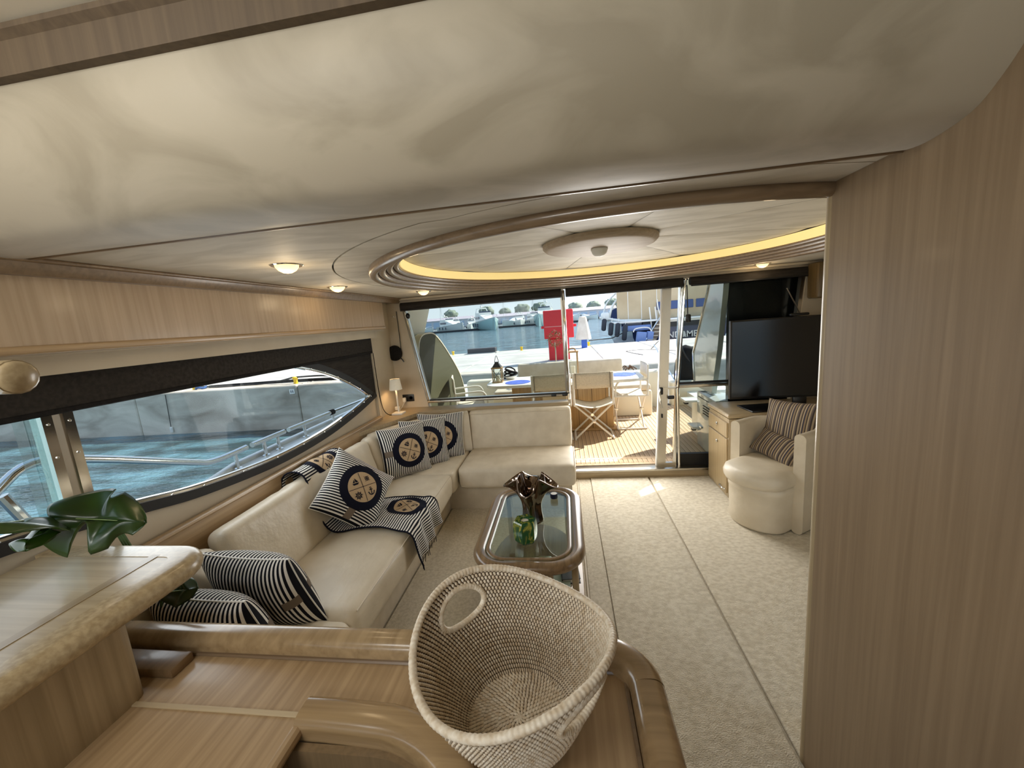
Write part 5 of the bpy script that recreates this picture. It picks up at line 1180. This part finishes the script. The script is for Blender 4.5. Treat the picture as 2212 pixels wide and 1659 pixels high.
# side deck and rail outside the long window
sdk = struct(empty('side_deck', (-2.1, 3.0, 0.7)), 'white side deck outside the long window')
MB().poly([(-1.86, 1.55), (-1.95, 1.62), (-2.22, 1.95), (-2.32, 2.3), (-2.36, 4.6), (-1.86, 4.6)], 0.70, 0.80).build('deck', WHITE, sdk)
MB().sweep([(-1.90, 1.62), (-2.20, 1.95), (-2.31, 2.3), (-2.345, 4.6)], roundprof(0.05, 0.78, 0.83, 0.015)).build('toe_rail', WHITE, sdk)
MB().poly([(-1.86, -2.0), (-2.0, -2.0), (-2.0, 1.6), (-2.4, 2.3), (-2.4, 4.6), (-1.86, 4.6)], -1.6, 0.70).build('topside', WHITE, sdk)
rr_ = tag(empty('side_rail', (-2.25, 2.5, 0.8), label='chrome guard rail along the side deck outside the window', cat='rail'))
MB().tube(smoothpts([(-2.25, 0.9, 0.92), (-2.25, 1.14, 1.12), (-2.25, 1.29, 1.215), (-2.25, 1.5, 1.155), (-2.25, 1.95, 0.965), (-2.25, 2.10, 0.917), (-2.25, 2.36, 0.918)], 5), 0.019, 12).build('bent_bar', CHROME, rr_)
MB().tube([(-2.25, 1.18, 1.12), (-2.22, 1.30, 0.72)], 0.020, 10).build('post', CHROME, rr_)
MB().tube([(-2.25, 2.41, 0.918), (-2.25, 2.74, 0.918)], 0.019, 12).build('bar', CHROME, rr_)
MB().tube([(-2.25, 2.79, 0.918), (-2.25, 3.40, 0.915)], 0.019, 12).build('bar', CHROME, rr_)
MB().tube([(-2.25, 3.40, 0.915), (-2.25, 4.6, 0.90)], 0.017, 12).build('bar', CHROME, rr_)
for y in (2.26, 2.52, 2.66, 2.98, 3.40, 3.9):
    MB().tube([(-2.25, y, 0.79), (-2.25, y, 0.91)], 0.013, 10).build('post', CHROME, rr_)
    MB().lathe([(0.028, 0), (0.028, 0.006), (0.014, 0.012)], (-2.25, y, 0.80), 14).build('post_base', CHROME, rr_)
MB().tube([(-2.25, 3.37, 0.915), (-2.25, 3.42, 0.915)], 0.026, 12).build('lashing', BLACKM, rr_)

# ------------------------------------------------------------------ quay and water
QY0, QY1, QZ, WZ_ = 10.77, 18.8, 0.20, -1.15
wm = M('harbour_water', lin(42, 60, 62), lin(94, 132, 144), (0.5, 1.2, 1), 6, (0.42, 0.62), rough=0.10, spec=0.5, bump=((1.3, 3.2, 1.3), 1.0, 0.16))
struct(MB().grid(lambda u, v: (-500 + 1000 * u, -60 + 900 * v, WZ_), 4, 4).build('water', wm), 'rippled blue green harbour water')
qu = struct(empty('quay', (0, 14, WZ_)), 'pale concrete quay between the two basins')
MB().b6(-80, 60, QY0 + 0.06, QY1 - 0.05, -4, QZ - 0.02).build('core', CONCW, qu)
xs = [-60, -45, -32, -26, -20, -14, -8.16, -3.2, 1.2, 3.4, 6.0, 10, 16, 30, 60]
for i in range(len(xs) - 1):
    MB().rbox(((xs[i] + xs[i + 1]) / 2, QY0 + 0.3, (QZ - 4) / 2 + 0.02), (xs[i + 1] - xs[i] - 0.03, 0.6, QZ + 4), 0.03, 1).build('face_block', CONCW, qu)
    for k, (y0, y1) in enumerate(((QY0 + 0.6, 13.2), (13.2, 15.9), (15.9, QY1))):
        MB().rbox(((xs[i] + xs[i + 1]) / 2 + 0.0, (y0 + y1) / 2, QZ - 0.06), (xs[i + 1] - xs[i] - 0.04, y1 - y0 - 0.04, 0.14), 0.02, 1).build('paving_slab', CONC, qu)
def bollard(x, y, label, s_=1.0):
    b = tag(empty('bollard', (x, y, QZ), label=label, cat='bollard', group='yellow mooring bollards on the quay')); b.scale = (s_, s_, s_)
    MB().lathe([(0.13, 0), (0.13, 0.02), (0.085, 0.04), (0.075, 0.18), (0.10, 0.22), (0.12, 0.27), (0.10, 0.31), (0, 0.32)], (0, 0, 0), 18).build('post', YEL, b, wc=False)
    MB().lathe([(0.17, 0), (0.17, 0.018), (0, 0.018)], (0, 0, 0), 18).build('base_plate', YEL, b, wc=False)
for x, y, l in ((-12.2, 11.25, 'yellow bollard with blue line, left one in the side window'), (-8.45, 11.15, 'yellow bollard above the joint in the quay wall'), (-5.35, 18.35, 'small yellow bollard near the green wing in the aft window'), (-2.0, 18.3, 'small yellow bollard left of the red cabinet'), (1.12, 18.3, 'small yellow bollard beside the covered pedestal')): bollard(x, y, l, 0.75 if y < 15 else 0.6)
tag(MB().tube([(-11.95 + 0.16 * math.cos(a), 11.25 + 0.12 * math.sin(a), QZ + 0.06 + 0.02 * math.sin(3 * a) + 0.012 * i / 30) for i, a in enumerate([2 * PI * i / 15 for i in range(46)])], 0.035, 6).build('blue_line_coil', M('blue_line', lin(50, 92, 150), rough=0.9)), 'blue mooring line coiled beside the left bollard', 'rope')
tag(MB().tube(smoothpts([(-12.1, 11.3, QZ + 0.1), (-11.2, 11.3, QZ + 0.04), (-10.0, 11.45, QZ + 0.04), (-9.2, 11.25, QZ + 0.1), (-8.5, 11.15, QZ + 0.22)], 6), 0.028, 6).build('mooring_line', ROPE), 'dark mooring line lying between two yellow bollards', 'rope')
tag(MB().tube(smoothpts([(-8.4, 11.15, QZ + 0.22), (-7.6, 11.3, QZ + 0.2), (-6.9, 11.4, QZ + 0.08), (-5.5, 11.5, QZ + 0.10), (-4.0, 11.5, QZ + 0.05)], 6), 0.028, 6).build('mooring_line', ROPE), 'dark mooring line running aft from the bollard by the joint', 'rope')
tag(MB().tube(smoothpts([(-11.9, 11.5, QZ + 0.05), (-10.2, 11.6, QZ + 0.05), (-8.9, 11.6, QZ + 0.06), (-6.6, 11.5, QZ + 0.05)], 6), 0.05, 6).build('hose', BLACKM), 'thick black hose lying along the quay edge', 'hose')
npl = tag(empty('number_plate', (-8.33, QY0 - 0.012, 0.03), label='small white berth number plate on the quay wall', cat='sign'))
MB().box((0, 0, 0), (0.17, 0.012, 0.15)).build('plate', WHITEM, npl, wc=False)
for x in (-0.03, 0.03): MB().box((x, -0.008, 0), (0.022, 0.006, 0.075)).build('digit', NAVYP, npl, wc=False)
fl = tag(empty('hanging_float', (-12.8, QY0 - 0.05, -0.98), label='small white float hanging on a line on the quay wall', cat='float'))
MB().tube([(0, 0, 0.05), (0.02, 0.03, 1.15)], 0.010, 5).build('line', ROPE, fl, wc=False)
MB().lathe([(0, -0.10), (0.04, -0.09), (0.045, 0.06), (0.02, 0.09), (0, 0.09)], (0, 0, 0), 14).build('float', WHITEM, fl, wc=False)
# red cabinet
rd = tag(empty('red_cabinet', (-0.15, 13.1, QZ), label='tall red fire hose cabinet standing on the quay', cat='cabinet'))
MB().rbox((-0.145, 13.1, 1.405), (0.97, 0.34, 0.92), 0.02, 1).build('box', RED, rd)
MB().rbox((-0.17, 13.1, 0.57), (0.68, 0.30, 0.74), 0.02, 1).build('pedestal', RED, rd)
MB().b6(-0.60, 0.02, 12.925, 12.932, 1.333, 1.341).build('seam', WHITEM, rd)
for s_ in (-1, 1): MB().rbox((-0.145 + s_ * 0.53, 13.08, 1.33), (0.10, 0.08, 0.09), 0.02, 2).build('hose_stub', RED, rd)
MB().rbox((-0.17, 13.0, 0.215), (0.80, 0.6, 0.03), 0.01, 1).build('footing', CONC, rd)
# dark planter box, covered pedestal
bx = tag(empty('dark_trunk', (-3.9, 18.35, QZ), label='long dark box lying at the far edge of the quay', cat='box'))
MB().rbox((0, 0, 0.14), (1.35, 0.5, 0.22), 0.02, 1).build('box', M('dark_grey_box', lin(74, 74, 78), rough=0.7), bx, wc=False)
MB().rbox((0, 0, 0.02), (1.5, 0.6, 0.04), 0.01, 1).build('pallet', CONC, bx, wc=False)
cp = tag(empty('covered_pedestal', (0.86, 17.4, QZ), label='service pedestal under a pale cloth cover on a blue base', cat='pedestal'))
def cov(u, v): 
    t = 2 * PI * u; r = (0.33 - 0.17 * v ** 1.2) * (1 + 0.06 * math.sin(5 * t) * (1 - v)); return (r * math.cos(t), r * 0.8 * math.sin(t), 0.38 + 0.95 * v)
MB().grid(cov, 32, 8, wrapu=True).build('cover', M('pale_cover', lin(222, 214, 200), lin(206, 196, 180), (3, 3, 3), rough=0.9), cp, 80, wc=False)
MB().lathe([(0, 1.38), (0.11, 1.375), (0.16, 1.33)], (0, 0, 0), 20).build('cover_top', bpy.data.materials['pale_cover'], cp, wc=False)
MB().rbox((0.02, 0, 0.2), (0.24, 0.24, 0.4), 0.02, 1).build('base', M('blue_base', lin(50, 96, 190), rough=0.5), cp, wc=False)
tag(MB().tube(smoothpts([(2.5, 13.0, QZ + 0.012), (2.2, 14.5, QZ + 0.012), (2.9, 14.7, QZ + 0.012), (3.6, 13.8, QZ + 0.012), (4.6, 12.2, QZ + 0.012)], 2), 0.014, 5).build('quay_cable', ROPE), 'dark cable snaking over the pale quay', 'cable')

# ------------------------------------------------------------------ moored yacht at the far side of the quay
my = tag(empty('moored_yacht', (5.2, 20.0, WZ_), label='navy hulled motor yacht under tan canvas moored stern to the quay', cat='boat'))
def loft(secs):
    n = len(secs[0]); V = [p for s_ in secs for p in s_]; F = []
    for i in range(len(secs) - 1): F += [(i * n + k, i * n + k + 1, (i + 1) * n + k + 1, (i + 1) * n + k) for k in range(n - 1)]
    F.append(tuple(range(n))); F.append(tuple((len(secs) - 1) * n + k for k in range(n - 1, -1, -1)))
    return MB().add(V, F)
def sec(y, wd, cx, top): return [(cx - wd, y, top), (cx - wd * 0.97, y, 0.3), (cx - wd * 0.72, y, -1.0), (cx - 0.4 * wd, y, -1.7), (cx + 0.4 * wd, y, -1.7), (cx + wd * 0.72, y, -1.0), (cx + wd * 0.97, y, 0.3), (cx + wd, y, top)]
loft([sec(20.4, 2.30, 5.7, 1.0), sec(24, 2.6, 5.7, 1.15), sec(30, 2.5, 5.7, 1.5), sec(35, 1.3, 5.7, 1.9), sec(37.5, 0.1, 5.7, 2.2)]).build('hull', NAVYP, my)
MB().rbox((5.1, 20.6, 1.10), (5.2, 1.2, 0.10), 0.04, 2).build('aft_deck_edge', WHITE, my)
MB().b6(3.2, 7.9, 20.33, 20.39, 0.96, 1.06).build('rubbing_strake', WHITE, my)
MB().b6(4.95, 7.8, 20.34, 20.39, 0.72, 0.96).build('dark_band', BLACK, my)
MB().b6(2.9, 3.9, 20.3, 20.9, 0.70, 1.02).build('quarter', NAVYP, my)
# canvas enclosure
MB().poly([(2.75, 20.6), (7.6, 20.6), (7.6, 25), (3.4, 25)], 1.16, 3.2).build('canvas_enclosure', CANVAS, my)
for x in (3.3, 3.95, 4.7): MB().b6(x - 0.015, x + 0.015, 20.585, 20.60, 1.16, 2.9).build('canvas_seam', WHITEM, my)
MB().rbox((5.55, 20.57, 1.78), (1.75, 0.04, 0.40), 0.02, 1).build('canvas_window', M('navy_canvas_window', lin(66, 84, 130), rough=0.4), my)
MB().rbox((7.0, 20.57, 1.78), (0.9, 0.04, 0.40), 0.02, 1).build('canvas_window', bpy.data.materials['navy_canvas_window'], my)
# superstructure forward of the canvas and flybridge curve
MB().tube(smoothpts([(2.35, 20.9, 1.2), (2.55, 20.9, 1.9), (2.95, 20.9, 2.35), (3.5, 20.9, 2.6)], 6), 0.06, 8).build('arch', WHITE, my)
MB().tube(smoothpts([(2.1, 21.2, 1.4), (2.3, 21.2, 2.1), (2.8, 21.2, 2.6)], 6), 0.04, 8).build('arch', WHITE, my)
MB().rbox((2.2, 21.0, 1.45), (0.4, 0.7, 0.45), 0.12, 2).build('side_pod', WHITE, my)
# boarding ladder posts, gangway
for x in (4.35, 4.62): MB().tube([(x - 0.1, 20.2, 1.75), (x, 20.1, 0.45)], 0.03, 8).build('handrail_post', WHITEM, my)
MB().tube(smoothpts([(4.62, 20.2, 2.1), (4.66, 20.2, 1.7), (4.75, 20.2, 1.35)], 4), 0.03, 8).build('davit', WHITEM, my)
g = MB(); a, b_ = Vector((4.92, 20.1, 1.30)), Vector((4.05, 19.5, 0.10)); d_ = (b_ - a)
gw = [a + Vector((-0.10, 0, 0)), a + Vector((0.24, 0, 0)), b_ + Vector((0.30, 0, 0)), b_ + Vector((-0.16, 0, 0))]
MB().add(gw + [p + Vector((0, 0.05, -0.05)) for p in gw], [(0, 1, 2, 3), (4, 7, 6, 5), (0, 4, 5, 1), (1, 5, 6, 2), (2, 6, 7, 3), (3, 7, 4, 0)]).build('gangway', M('gangway_wood', lin(108, 92, 76), rough=0.7), my)
for k in range(7):
    p = a.lerp(b_, (k + 0.5) / 7); MB().box(p + Vector((0.07, -0.02, 0.02)), (0.38, 0.03, 0.03)).build('gangway_slat', WICK, my)
MB().tube([a + Vector((-0.12, 0, 0.05)), b_ + Vector((-0.18, 0, 0.05))], 0.03, 6).build('gangway_rail', CHROME, my)
MB().rbox((4.25, 20.3, 0.90), (0.7, 0.3, 0.34), 0.08, 2).build('outboard', BLACK, my)
MB().rbox((3.70, 19.55, 0.30), (0.45, 0.25, 0.62), 0.03, 1, Matrix.Rotation(0.14, 3, 'Y')).build('ladder_board', BLUEP, my)
MB().rbox((4.12, 19.65, 0.30), (0.30, 0.25, 0.60), 0.03, 1, Matrix.Rotation(0.14, 3, 'Y')).build('ladder_board', BLUEP, my)
MB().rbox((4.75, 19.85, 0.25), (0.35, 0.2, 0.55), 0.03, 1).build('ladder_board', BLUEP, my)
MB().tube(smoothpts([(3.35, 19.6, 0.62), (3.5, 19.6, 0.78), (4.1, 19.6, 0.76), (4.25, 19.6, 0.3), (4.3, 19.6, 0.0)], 5), 0.03, 8).build('swim_rail', WHITEM, my)
MB().rbox((3.6, 20.2, 0.78), (1.4, 0.3, 0.28), 0.06, 2).build('stern_panel', BLUEP, my)
# name on the stern: A N D R, spiral, M E D A
def letters(txt, x, z, size, par, mat, y):
    cu = bpy.data.curves.new('t', 'FONT'); cu.body = txt; cu.size = size; cu.extrude = 0.01; cu.offset = 0.006
    ob = bpy.data.objects.new('t', cu); COL.objects.link(ob); dg = bpy.context.evaluated_depsgraph_get(); dg.update()
    me = bpy.data.meshes.new_from_object(ob.evaluated_get(dg)); bpy.data.objects.remove(ob)
    me.materials.append(mat); o = bpy.data.objects.new('name_lettering', me); COL.objects.link(o)
    o.matrix_basis = Matrix.Translation((x, y, z)) @ Matrix.Rotation(PI / 2, 4, 'X'); o.parent = par; o.matrix_parent_inverse = par.matrix_basis.inverted(); return o
letters('ANDR', 4.84, 0.17, 0.42, my, WHITEM, 20.36)
letters('MEDA', 6.02, 0.17, 0.42, my, WHITEM, 20.36)
MB().tube([(5.86 + (0.03 + 0.115 * i / 60) * math.cos(0.31 * i), 20.36, 0.32 + (0.03 + 0.115 * i / 60) * math.sin(0.31 * i)) for i in range(61)], 0.022, 6).build('name_spiral', WHITEM, my)
# fenders hanging from the yacht's quarter
FEND = M('charcoal_fender_cloth', lin(54, 58, 66), rough=0.9)
for i, (x, z, l, y) in enumerate(((2.05, 1.05, 0.62, 20.3), (2.36, 0.82, 0.66, 20.1), (2.66, 0.76, 0.70, 19.95), (2.98, 0.62, 0.80, 19.8))):
    f_ = tag(empty('boat_fender', (x, y, z), label=('uppermost charcoal fender hanging at the yacht quarter', 'second charcoal fender from the left at the yacht quarter', 'third charcoal fender from the left at the yacht quarter', 'lowest and largest charcoal fender at the yacht quarter')[i], cat='fender', group='charcoal fenders on the moored yacht'))
    R_ = Matrix.Rotation(0.12, 4, 'Y')
    MB().lathe([(0, -l / 2), (0.08, -l / 2 + 0.02), (0.12, -l / 2 + 0.08), (0.12, l / 2 - 0.08), (0.08, l / 2 - 0.02), (0, l / 2)], (0, 0, 0), 16).build('body', FEND, f_, wc=False, mw=R_)
    MB().tube([(0.04, 0, l / 2), (0.10, 0.1, l / 2 + 0.22)], 0.012, 5).build('lanyard', WHITEM, f_, wc=False)
MB().tube([(1.9, 20.9, 1.42), (2.9, 20.5, 1.2), (3.9, 20.5, 1.14)], 0.06, 8).build('gunwale', WHITE, my)
tag(MB().tube([(1.15, 18.3, QZ + 0.25), (2.3, 19.3, 0.42), (3.3, 20.2, 0.72)], 0.025, 6).build('yacht_mooring_line', ROPE), 'dark mooring line from the quay to the navy yacht', 'rope')

# ------------------------------------------------------------------ far marina
pt = struct(MB().b6(-140, -26, 149, 152, WZ_ - 0.3, WZ_ + 0.7).build('pontoon', M('dark_pontoon', lin(66, 66, 68), rough=0.9)), 'dark floating pontoon across the basin')
MB().b6(-26, 10, 158, 161, WZ_ - 0.3, WZ_ + 0.7).build('pontoon_far_arm', bpy.data.materials['dark_pontoon'], pt)
MB().b6(0, 80, 205, 208, WZ_ - 0.3, WZ_ + 1.0).build('pontoon_far_arm', bpy.data.materials['dark_pontoon'], pt)
DGL = M('yacht_dark_glass', lin(72, 84, 104), rough=0.1)
HTEAL = M('pale_teal_hull', lin(186, 216, 214), rough=0.25)
def yacht(x, y, s_, rz, label, hull=WHITE, fly=True, mast=True):
    b = tag(empty('far_yacht', (x, y, WZ_), rz, label=label, cat='boat', group='motor yachts across the basin'))
    def sc(yy, wd, top, bot): return [(-wd * s_, yy * s_, top * s_), (-wd * 0.8 * s_, yy * s_, 0.4 * s_ + bot), (-wd * 0.35 * s_, yy * s_, -0.3 * s_), (wd * 0.35 * s_, yy * s_, -0.3 * s_), (wd * 0.8 * s_, yy * s_, 0.4 * s_ + bot), (wd * s_, yy * s_, top * s_)]
    loft([sc(8.5, 2.4, 1.7, 0), sc(2, 2.5, 1.9, 0), sc(-3, 2.3, 2.2, 0), sc(-6, 1.6, 2.5, 0.4), sc(-8.2, 0.5, 2.75, 1.2), sc(-8.8, 0.05, 2.85, 2.0)]).build('hull', hull, b, 40, wc=False)
    loft([[(-2.42 * s_, 8.5 * s_, 1.72 * s_), (-2.5 * s_, 8.5 * s_, 1.95 * s_), (2.5 * s_, 8.5 * s_, 1.95 * s_), (2.42 * s_, 8.5 * s_, 1.72 * s_)], [(-2.35 * s_, -3 * s_, 2.22 * s_), (-2.4 * s_, -3 * s_, 2.45 * s_), (2.4 * s_, -3 * s_, 2.45 * s_), (2.35 * s_, -3 * s_, 2.22 * s_)], [(-0.2 * s_, -8.7 * s_, 2.85 * s_), (-0.2 * s_, -8.7 * s_, 3.05 * s_), (0.2 * s_, -8.7 * s_, 3.05 * s_), (0.2 * s_, -8.7 * s_, 2.85 * s_)]]).build('deck', WHITE, b, 40, wc=False)
    loft([[(-1.9 * s_, 6 * s_, 1.9 * s_), (-1.75 * s_, 6 * s_, 3.9 * s_), (1.75 * s_, 6 * s_, 3.9 * s_), (1.9 * s_, 6 * s_, 1.9 * s_)], [(-1.8 * s_, 0, 2.2 * s_), (-1.6 * s_, 0.6 * s_, 3.9 * s_), (1.6 * s_, 0.6 * s_, 3.9 * s_), (1.8 * s_, 0, 2.2 * s_)], [(-1.0 * s_, -3.6 * s_, 2.4 * s_), (-0.9 * s_, -3.4 * s_, 2.6 * s_), (0.9 * s_, -3.4 * s_, 2.6 * s_), (1.0 * s_, -3.6 * s_, 2.4 * s_)]]).build('coachroof', WHITE, b, 40, wc=False)
    for k in range(4):
        x0 = (-1.45 + 0.75 * k) * s_
        MB().add([(x0, -0.35 * s_, 3.22 * s_), (x0 + 0.62 * s_, -0.35 * s_, 3.22 * s_), (x0 + 0.62 * s_, 0.40 * s_, 3.80 * s_), (x0, 0.40 * s_, 3.80 * s_), (x0, 0.1 * s_, 3.1 * s_), (x0 + 0.62 * s_, 0.1 * s_, 3.1 * s_)], [(0, 1, 2, 3), (0, 4, 5, 1)]).build('windscreen_pane', DGL, b, 0, wc=False, recalc=False)
    for q in (-1, 1):
        MB().b6(q * 1.86 * s_ - 0.05 * s_, q * 1.86 * s_ + 0.05 * s_, 1.0 * s_, 5.5 * s_, 2.9 * s_, 3.5 * s_).build('side_window', DGL, b, wc=False)
        for k in range(3): MB().lathe([(0, -0.5 * s_), (0.16 * s_, -0.4 * s_), (0.16 * s_, 0.4 * s_), (0, 0.5 * s_)], (q * 2.55 * s_, (0 + 2.6 * k) * s_, 1.3 * s_), 8).build('fender', NAVYP, b, wc=False)
    if fly:
        MB().b6(-1.7 * s_, 1.7 * s_, 1.4 * s_, 6 * s_, 3.9 * s_, 4.5 * s_).build('flybridge', WHITE, b, wc=False)
        MB().b6(-1.5 * s_, 1.5 * s_, 1.38 * s_, 1.5 * s_, 4.5 * s_, 4.85 * s_).build('fly_screen', DGL, b, wc=False)
        MB().tube([(-1.7 * s_, 5 * s_, 4.4 * s_), (-1.3 * s_, 5.4 * s_, 5.7 * s_), (1.3 * s_, 5.4 * s_, 5.7 * s_), (1.7 * s_, 5 * s_, 4.4 * s_)], 0.14 * s_, 6).build('radar_arch', WHITE, b, wc=False)
    if mast:
        MB().tube([(0, 5.4 * s_, 5.6 * s_), (0, 5.5 * s_, 7.2 * s_)], 0.05 * s_, 5).build('mast', WHITE, b, wc=False)
        MB().sphere((0, 5.4 * s_, 6.1 * s_), 0.35 * s_, 10, 6).build('radome', WHITE, b, wc=False)
    MB().tube([(-2.3 * s_, 0, 3.0 * s_), (-1.5 * s_, -5.5 * s_, 3.5 * s_), (0, -8.7 * s_, 3.8 * s_), (1.5 * s_, -5.5 * s_, 3.5 * s_), (2.3 * s_, 0, 3.0 * s_)], 0.035 * s_, 4).build('pulpit', CHROME, b, wc=False)
    for k in range(3): MB().tube([(-0.5 + 0.5 * k, -8.4 * s_, 2.6 * s_), (-1.4 + 1.4 * k, -10 * s_, 0)], 0.03 * s_, 4).build('bow_line', ROPE, b, wc=False)
yacht(-28.5, 147, 1.45, 0.42, 'largest white motor yacht bow on across the basin', HTEAL)
yacht(-47.0, 163, 1.15, 0.75, 'white motor yacht left of the largest one across the basin')
yacht(-64.0, 172, 0.80, 1.2, 'low white cruiser farthest left beside the green wing')
yacht(-40.5, 172, 0.90, 0.2, 'white cruiser tucked behind, left of the largest yacht')
yacht(-18.5, 170, 0.95, 0.15, 'white flybridge yacht just right of the largest one')
yacht(-7.0, 150, 1.45, -0.1, 'pale yacht directly left of the red cabinet', HTEAL)
yacht(-57.0, 196, 1.05, -0.3, 'white flybridge yacht peeping over the left cruiser')
yacht(-34.5, 186, 1.10, 0.5, 'white flybridge yacht half hidden behind the largest yacht')
yacht(-12.5, 182, 1.15, 0.35, 'white yacht between the pale yacht and the flybridge yacht')
yacht(-24.0, 196, 1.0, -0.6, 'distant white yacht seen past the largest yacht stern')
yacht(3.0, 192, 1.0, 0.6, 'white yacht just right of the red cabinet', WHITE, False, True)
yacht(11.0, 205, 0.8, 1.3, 'small white cruiser above the covered pedestal', WHITE, False, False)
yacht(27.0, 214, 0.8, 1.4, 'small white cruiser just left of the navy yacht', WHITE, False, False)
for i, (x, y, h_, lb) in enumerate(((-67, 214, 15, 'bare sail mast farthest left above the yachts'), (-42, 205, 17, 'bare sail mast left of the largest yacht arch'), (-31, 210, 16, 'bare sail mast behind the largest yacht'), (-16, 222, 18, 'bare sail mast right of the largest yacht'), (-9, 212, 17, 'bare sail mast close to the red cabinet'))):
    m_ = tag(empty('sail_boat', (x, y, WZ_), label=lb, cat='boat', group='sailing boats far across the basin'))
    loft([[(-1.2, 5, 1.1), (-0.9, 5, 0.1), (0, 5, -0.3), (0.9, 5, 0.1), (1.2, 5, 1.1)], [(-1.6, 0, 1.2), (-1.2, 0, 0.0), (0, 0, -0.6), (1.2, 0, 0.0), (1.6, 0, 1.2)], [(-0.1, -6, 1.6), (-0.06, -6, 0.9), (0, -6, 0.6), (0.06, -6, 0.9), (0.1, -6, 1.6)]]).build('hull', WHITE, m_, wc=False)
    MB().rbox((0, 1, 1.45), (1.8, 5, 0.7), 0.2, 2).build('coachroof', WHITE, m_, wc=False)
    MB().tube([(0, -0.5, 1.2), (0, -0.3, h_)], 0.10, 6).build('mast', ALU, m_, wc=False)
    MB().tube([(0, -0.4, 2.6), (0, 4.6, 2.7)], 0.08, 6).build('boom', ALU, m_, wc=False)
    for s_ in (-1, 1): MB().tube([(1.4 * s_, 0, 1.2), (0, -0.3, h_ * 0.95)], 0.025, 4).build('shroud', ROPE, m_, wc=False)
# land, sheds, trees
struct(MB().grid(lambda u, v: (-400 + 800 * u, 225 + 60 * v, WZ_ + 1.2 + 3.0 * min(1, v * 3) + 0.8 * noise.noise(Vector((u * 30, v * 4, 0)))), 80, 6).build('far_shore', M('far_shore_stone', lin(176, 172, 170), lin(150, 150, 146), (0.1, 0.1, 0.1), rough=0.95)), 'low stone shore beyond the marina')
for i, (x, y, wd, ht, lb) in enumerate(((14, 222, 30, 4.2, 'long pale shed with blue doors on the far shore, behind the covered pedestal'), (-70, 226, 34, 5.0, 'long pale shed on the far shore behind the left yachts'), (-24, 228, 36, 4.6, 'long pale shed on the far shore behind the red cabinet'))):
    h_ = tag(empty('harbour_shed', (x, y, WZ_ + 0.8), label=lb, cat='building', group='sheds on the far shore'))
    MB().b6(-wd / 2, wd / 2, 0, 8, 0, ht).build('wall', M('shed_wall', lin(214, 210, 214), rough=0.9) if 'shed_wall' not in bpy.data.materials else bpy.data.materials['shed_wall'], h_, wc=False)
    MB().add([(-wd / 2 - 0.5, -0.6, ht), (wd / 2 + 0.5, -0.6, ht), (wd / 2 + 0.5, 8.6, ht), (-wd / 2 - 0.5, 8.6, ht), (-wd / 2 - 0.5, 4, ht + 1.6), (wd / 2 + 0.5, 4, ht + 1.6)], [(0, 1, 5, 4), (2, 3, 4, 5), (0, 4, 3), (1, 2, 5), (0, 3, 2, 1)]).build('roof', M('lilac_roof', lin(186, 176, 184), rough=0.9) if 'lilac_roof' not in bpy.data.materials else bpy.data.materials['lilac_roof'], h_, 20, wc=False)
    for k in range(int(wd / 5)): MB().b6(-wd / 2 + 1 + 5 * k, -wd / 2 + 4.6 + 5 * k, -0.08, 0, 0.4, ht - 0.9).build('door', M('shed_blue_door', lin(186, 202, 222), rough=0.6) if 'shed_blue_door' not in bpy.data.materials else bpy.data.materials['shed_blue_door'], h_, wc=False)
TCR = M('pine_crown', lin(142, 152, 136), lin(114, 126, 110), (0.8, 0.8, 0.8), rough=0.9)  # crown colours paled to paint in the distance haze
TBR = M('pine_bark', lin(120, 104, 92), rough=0.9)
for i, (x, y, ht, r, lb) in enumerate(((-69, 240, 12.5, 4.2, 'umbrella pine on the far shore, left of the largest yacht'), (-46, 238, 12.5, 4.5, 'umbrella pine rising behind the largest yacht'), (-35, 242, 11.0, 3.6, 'umbrella pine right of the largest yacht mast'), (-24, 240, 12.0, 4.6, 'umbrella pine above the pale yacht by the red cabinet'), (-14, 244, 12.2, 4.4, 'umbrella pine just left of the red cabinet top'),
                                       (8, 242, 9.6, 4.4, 'umbrella pine above the covered pedestal'), (18.5, 240, 9.8, 4.2, 'umbrella pine left of the navy yacht, second one'), (30, 243, 10.2, 4.6, 'umbrella pine next to the navy yacht arch'))):
    t_ = tag(empty('umbrella_pine', (x, y, WZ_ + 1.2), label=lb, cat='tree', group='umbrella pines on the far shore'))
    MB().tube([(0, 0, -1.0), (0.3, 0, ht * 0.45), (0, 0, ht * 0.62)], [0.45, 0.3, 0.2], 7).build('trunk', TBR, t_, wc=False)
    b = MB(); rnd = random.Random(i)
    def cf(u, v, rnd=rnd, r=r, ht=ht, i=i):
        th, ph = 2 * PI * u, PI * (v * 0.999 + 0.0005); d_ = Vector((math.sin(ph) * math.cos(th), math.sin(ph) * math.sin(th), math.cos(ph)))
        k = 1 + 0.28 * noise.noise(d_ * 2.2 + Vector((i * 7, 0, 0))) + 0.16 * noise.noise(d_ * 5 + Vector((i * 3, 1, 0)))
        return (d_.x * r * k, d_.y * r * k, ht * 0.70 - 1.0 + d_.z * r * 0.75 * k)
    MB().grid(cf, 28, 16, wrapu=True).build('crown', TCR, t_, 80, wc=False)
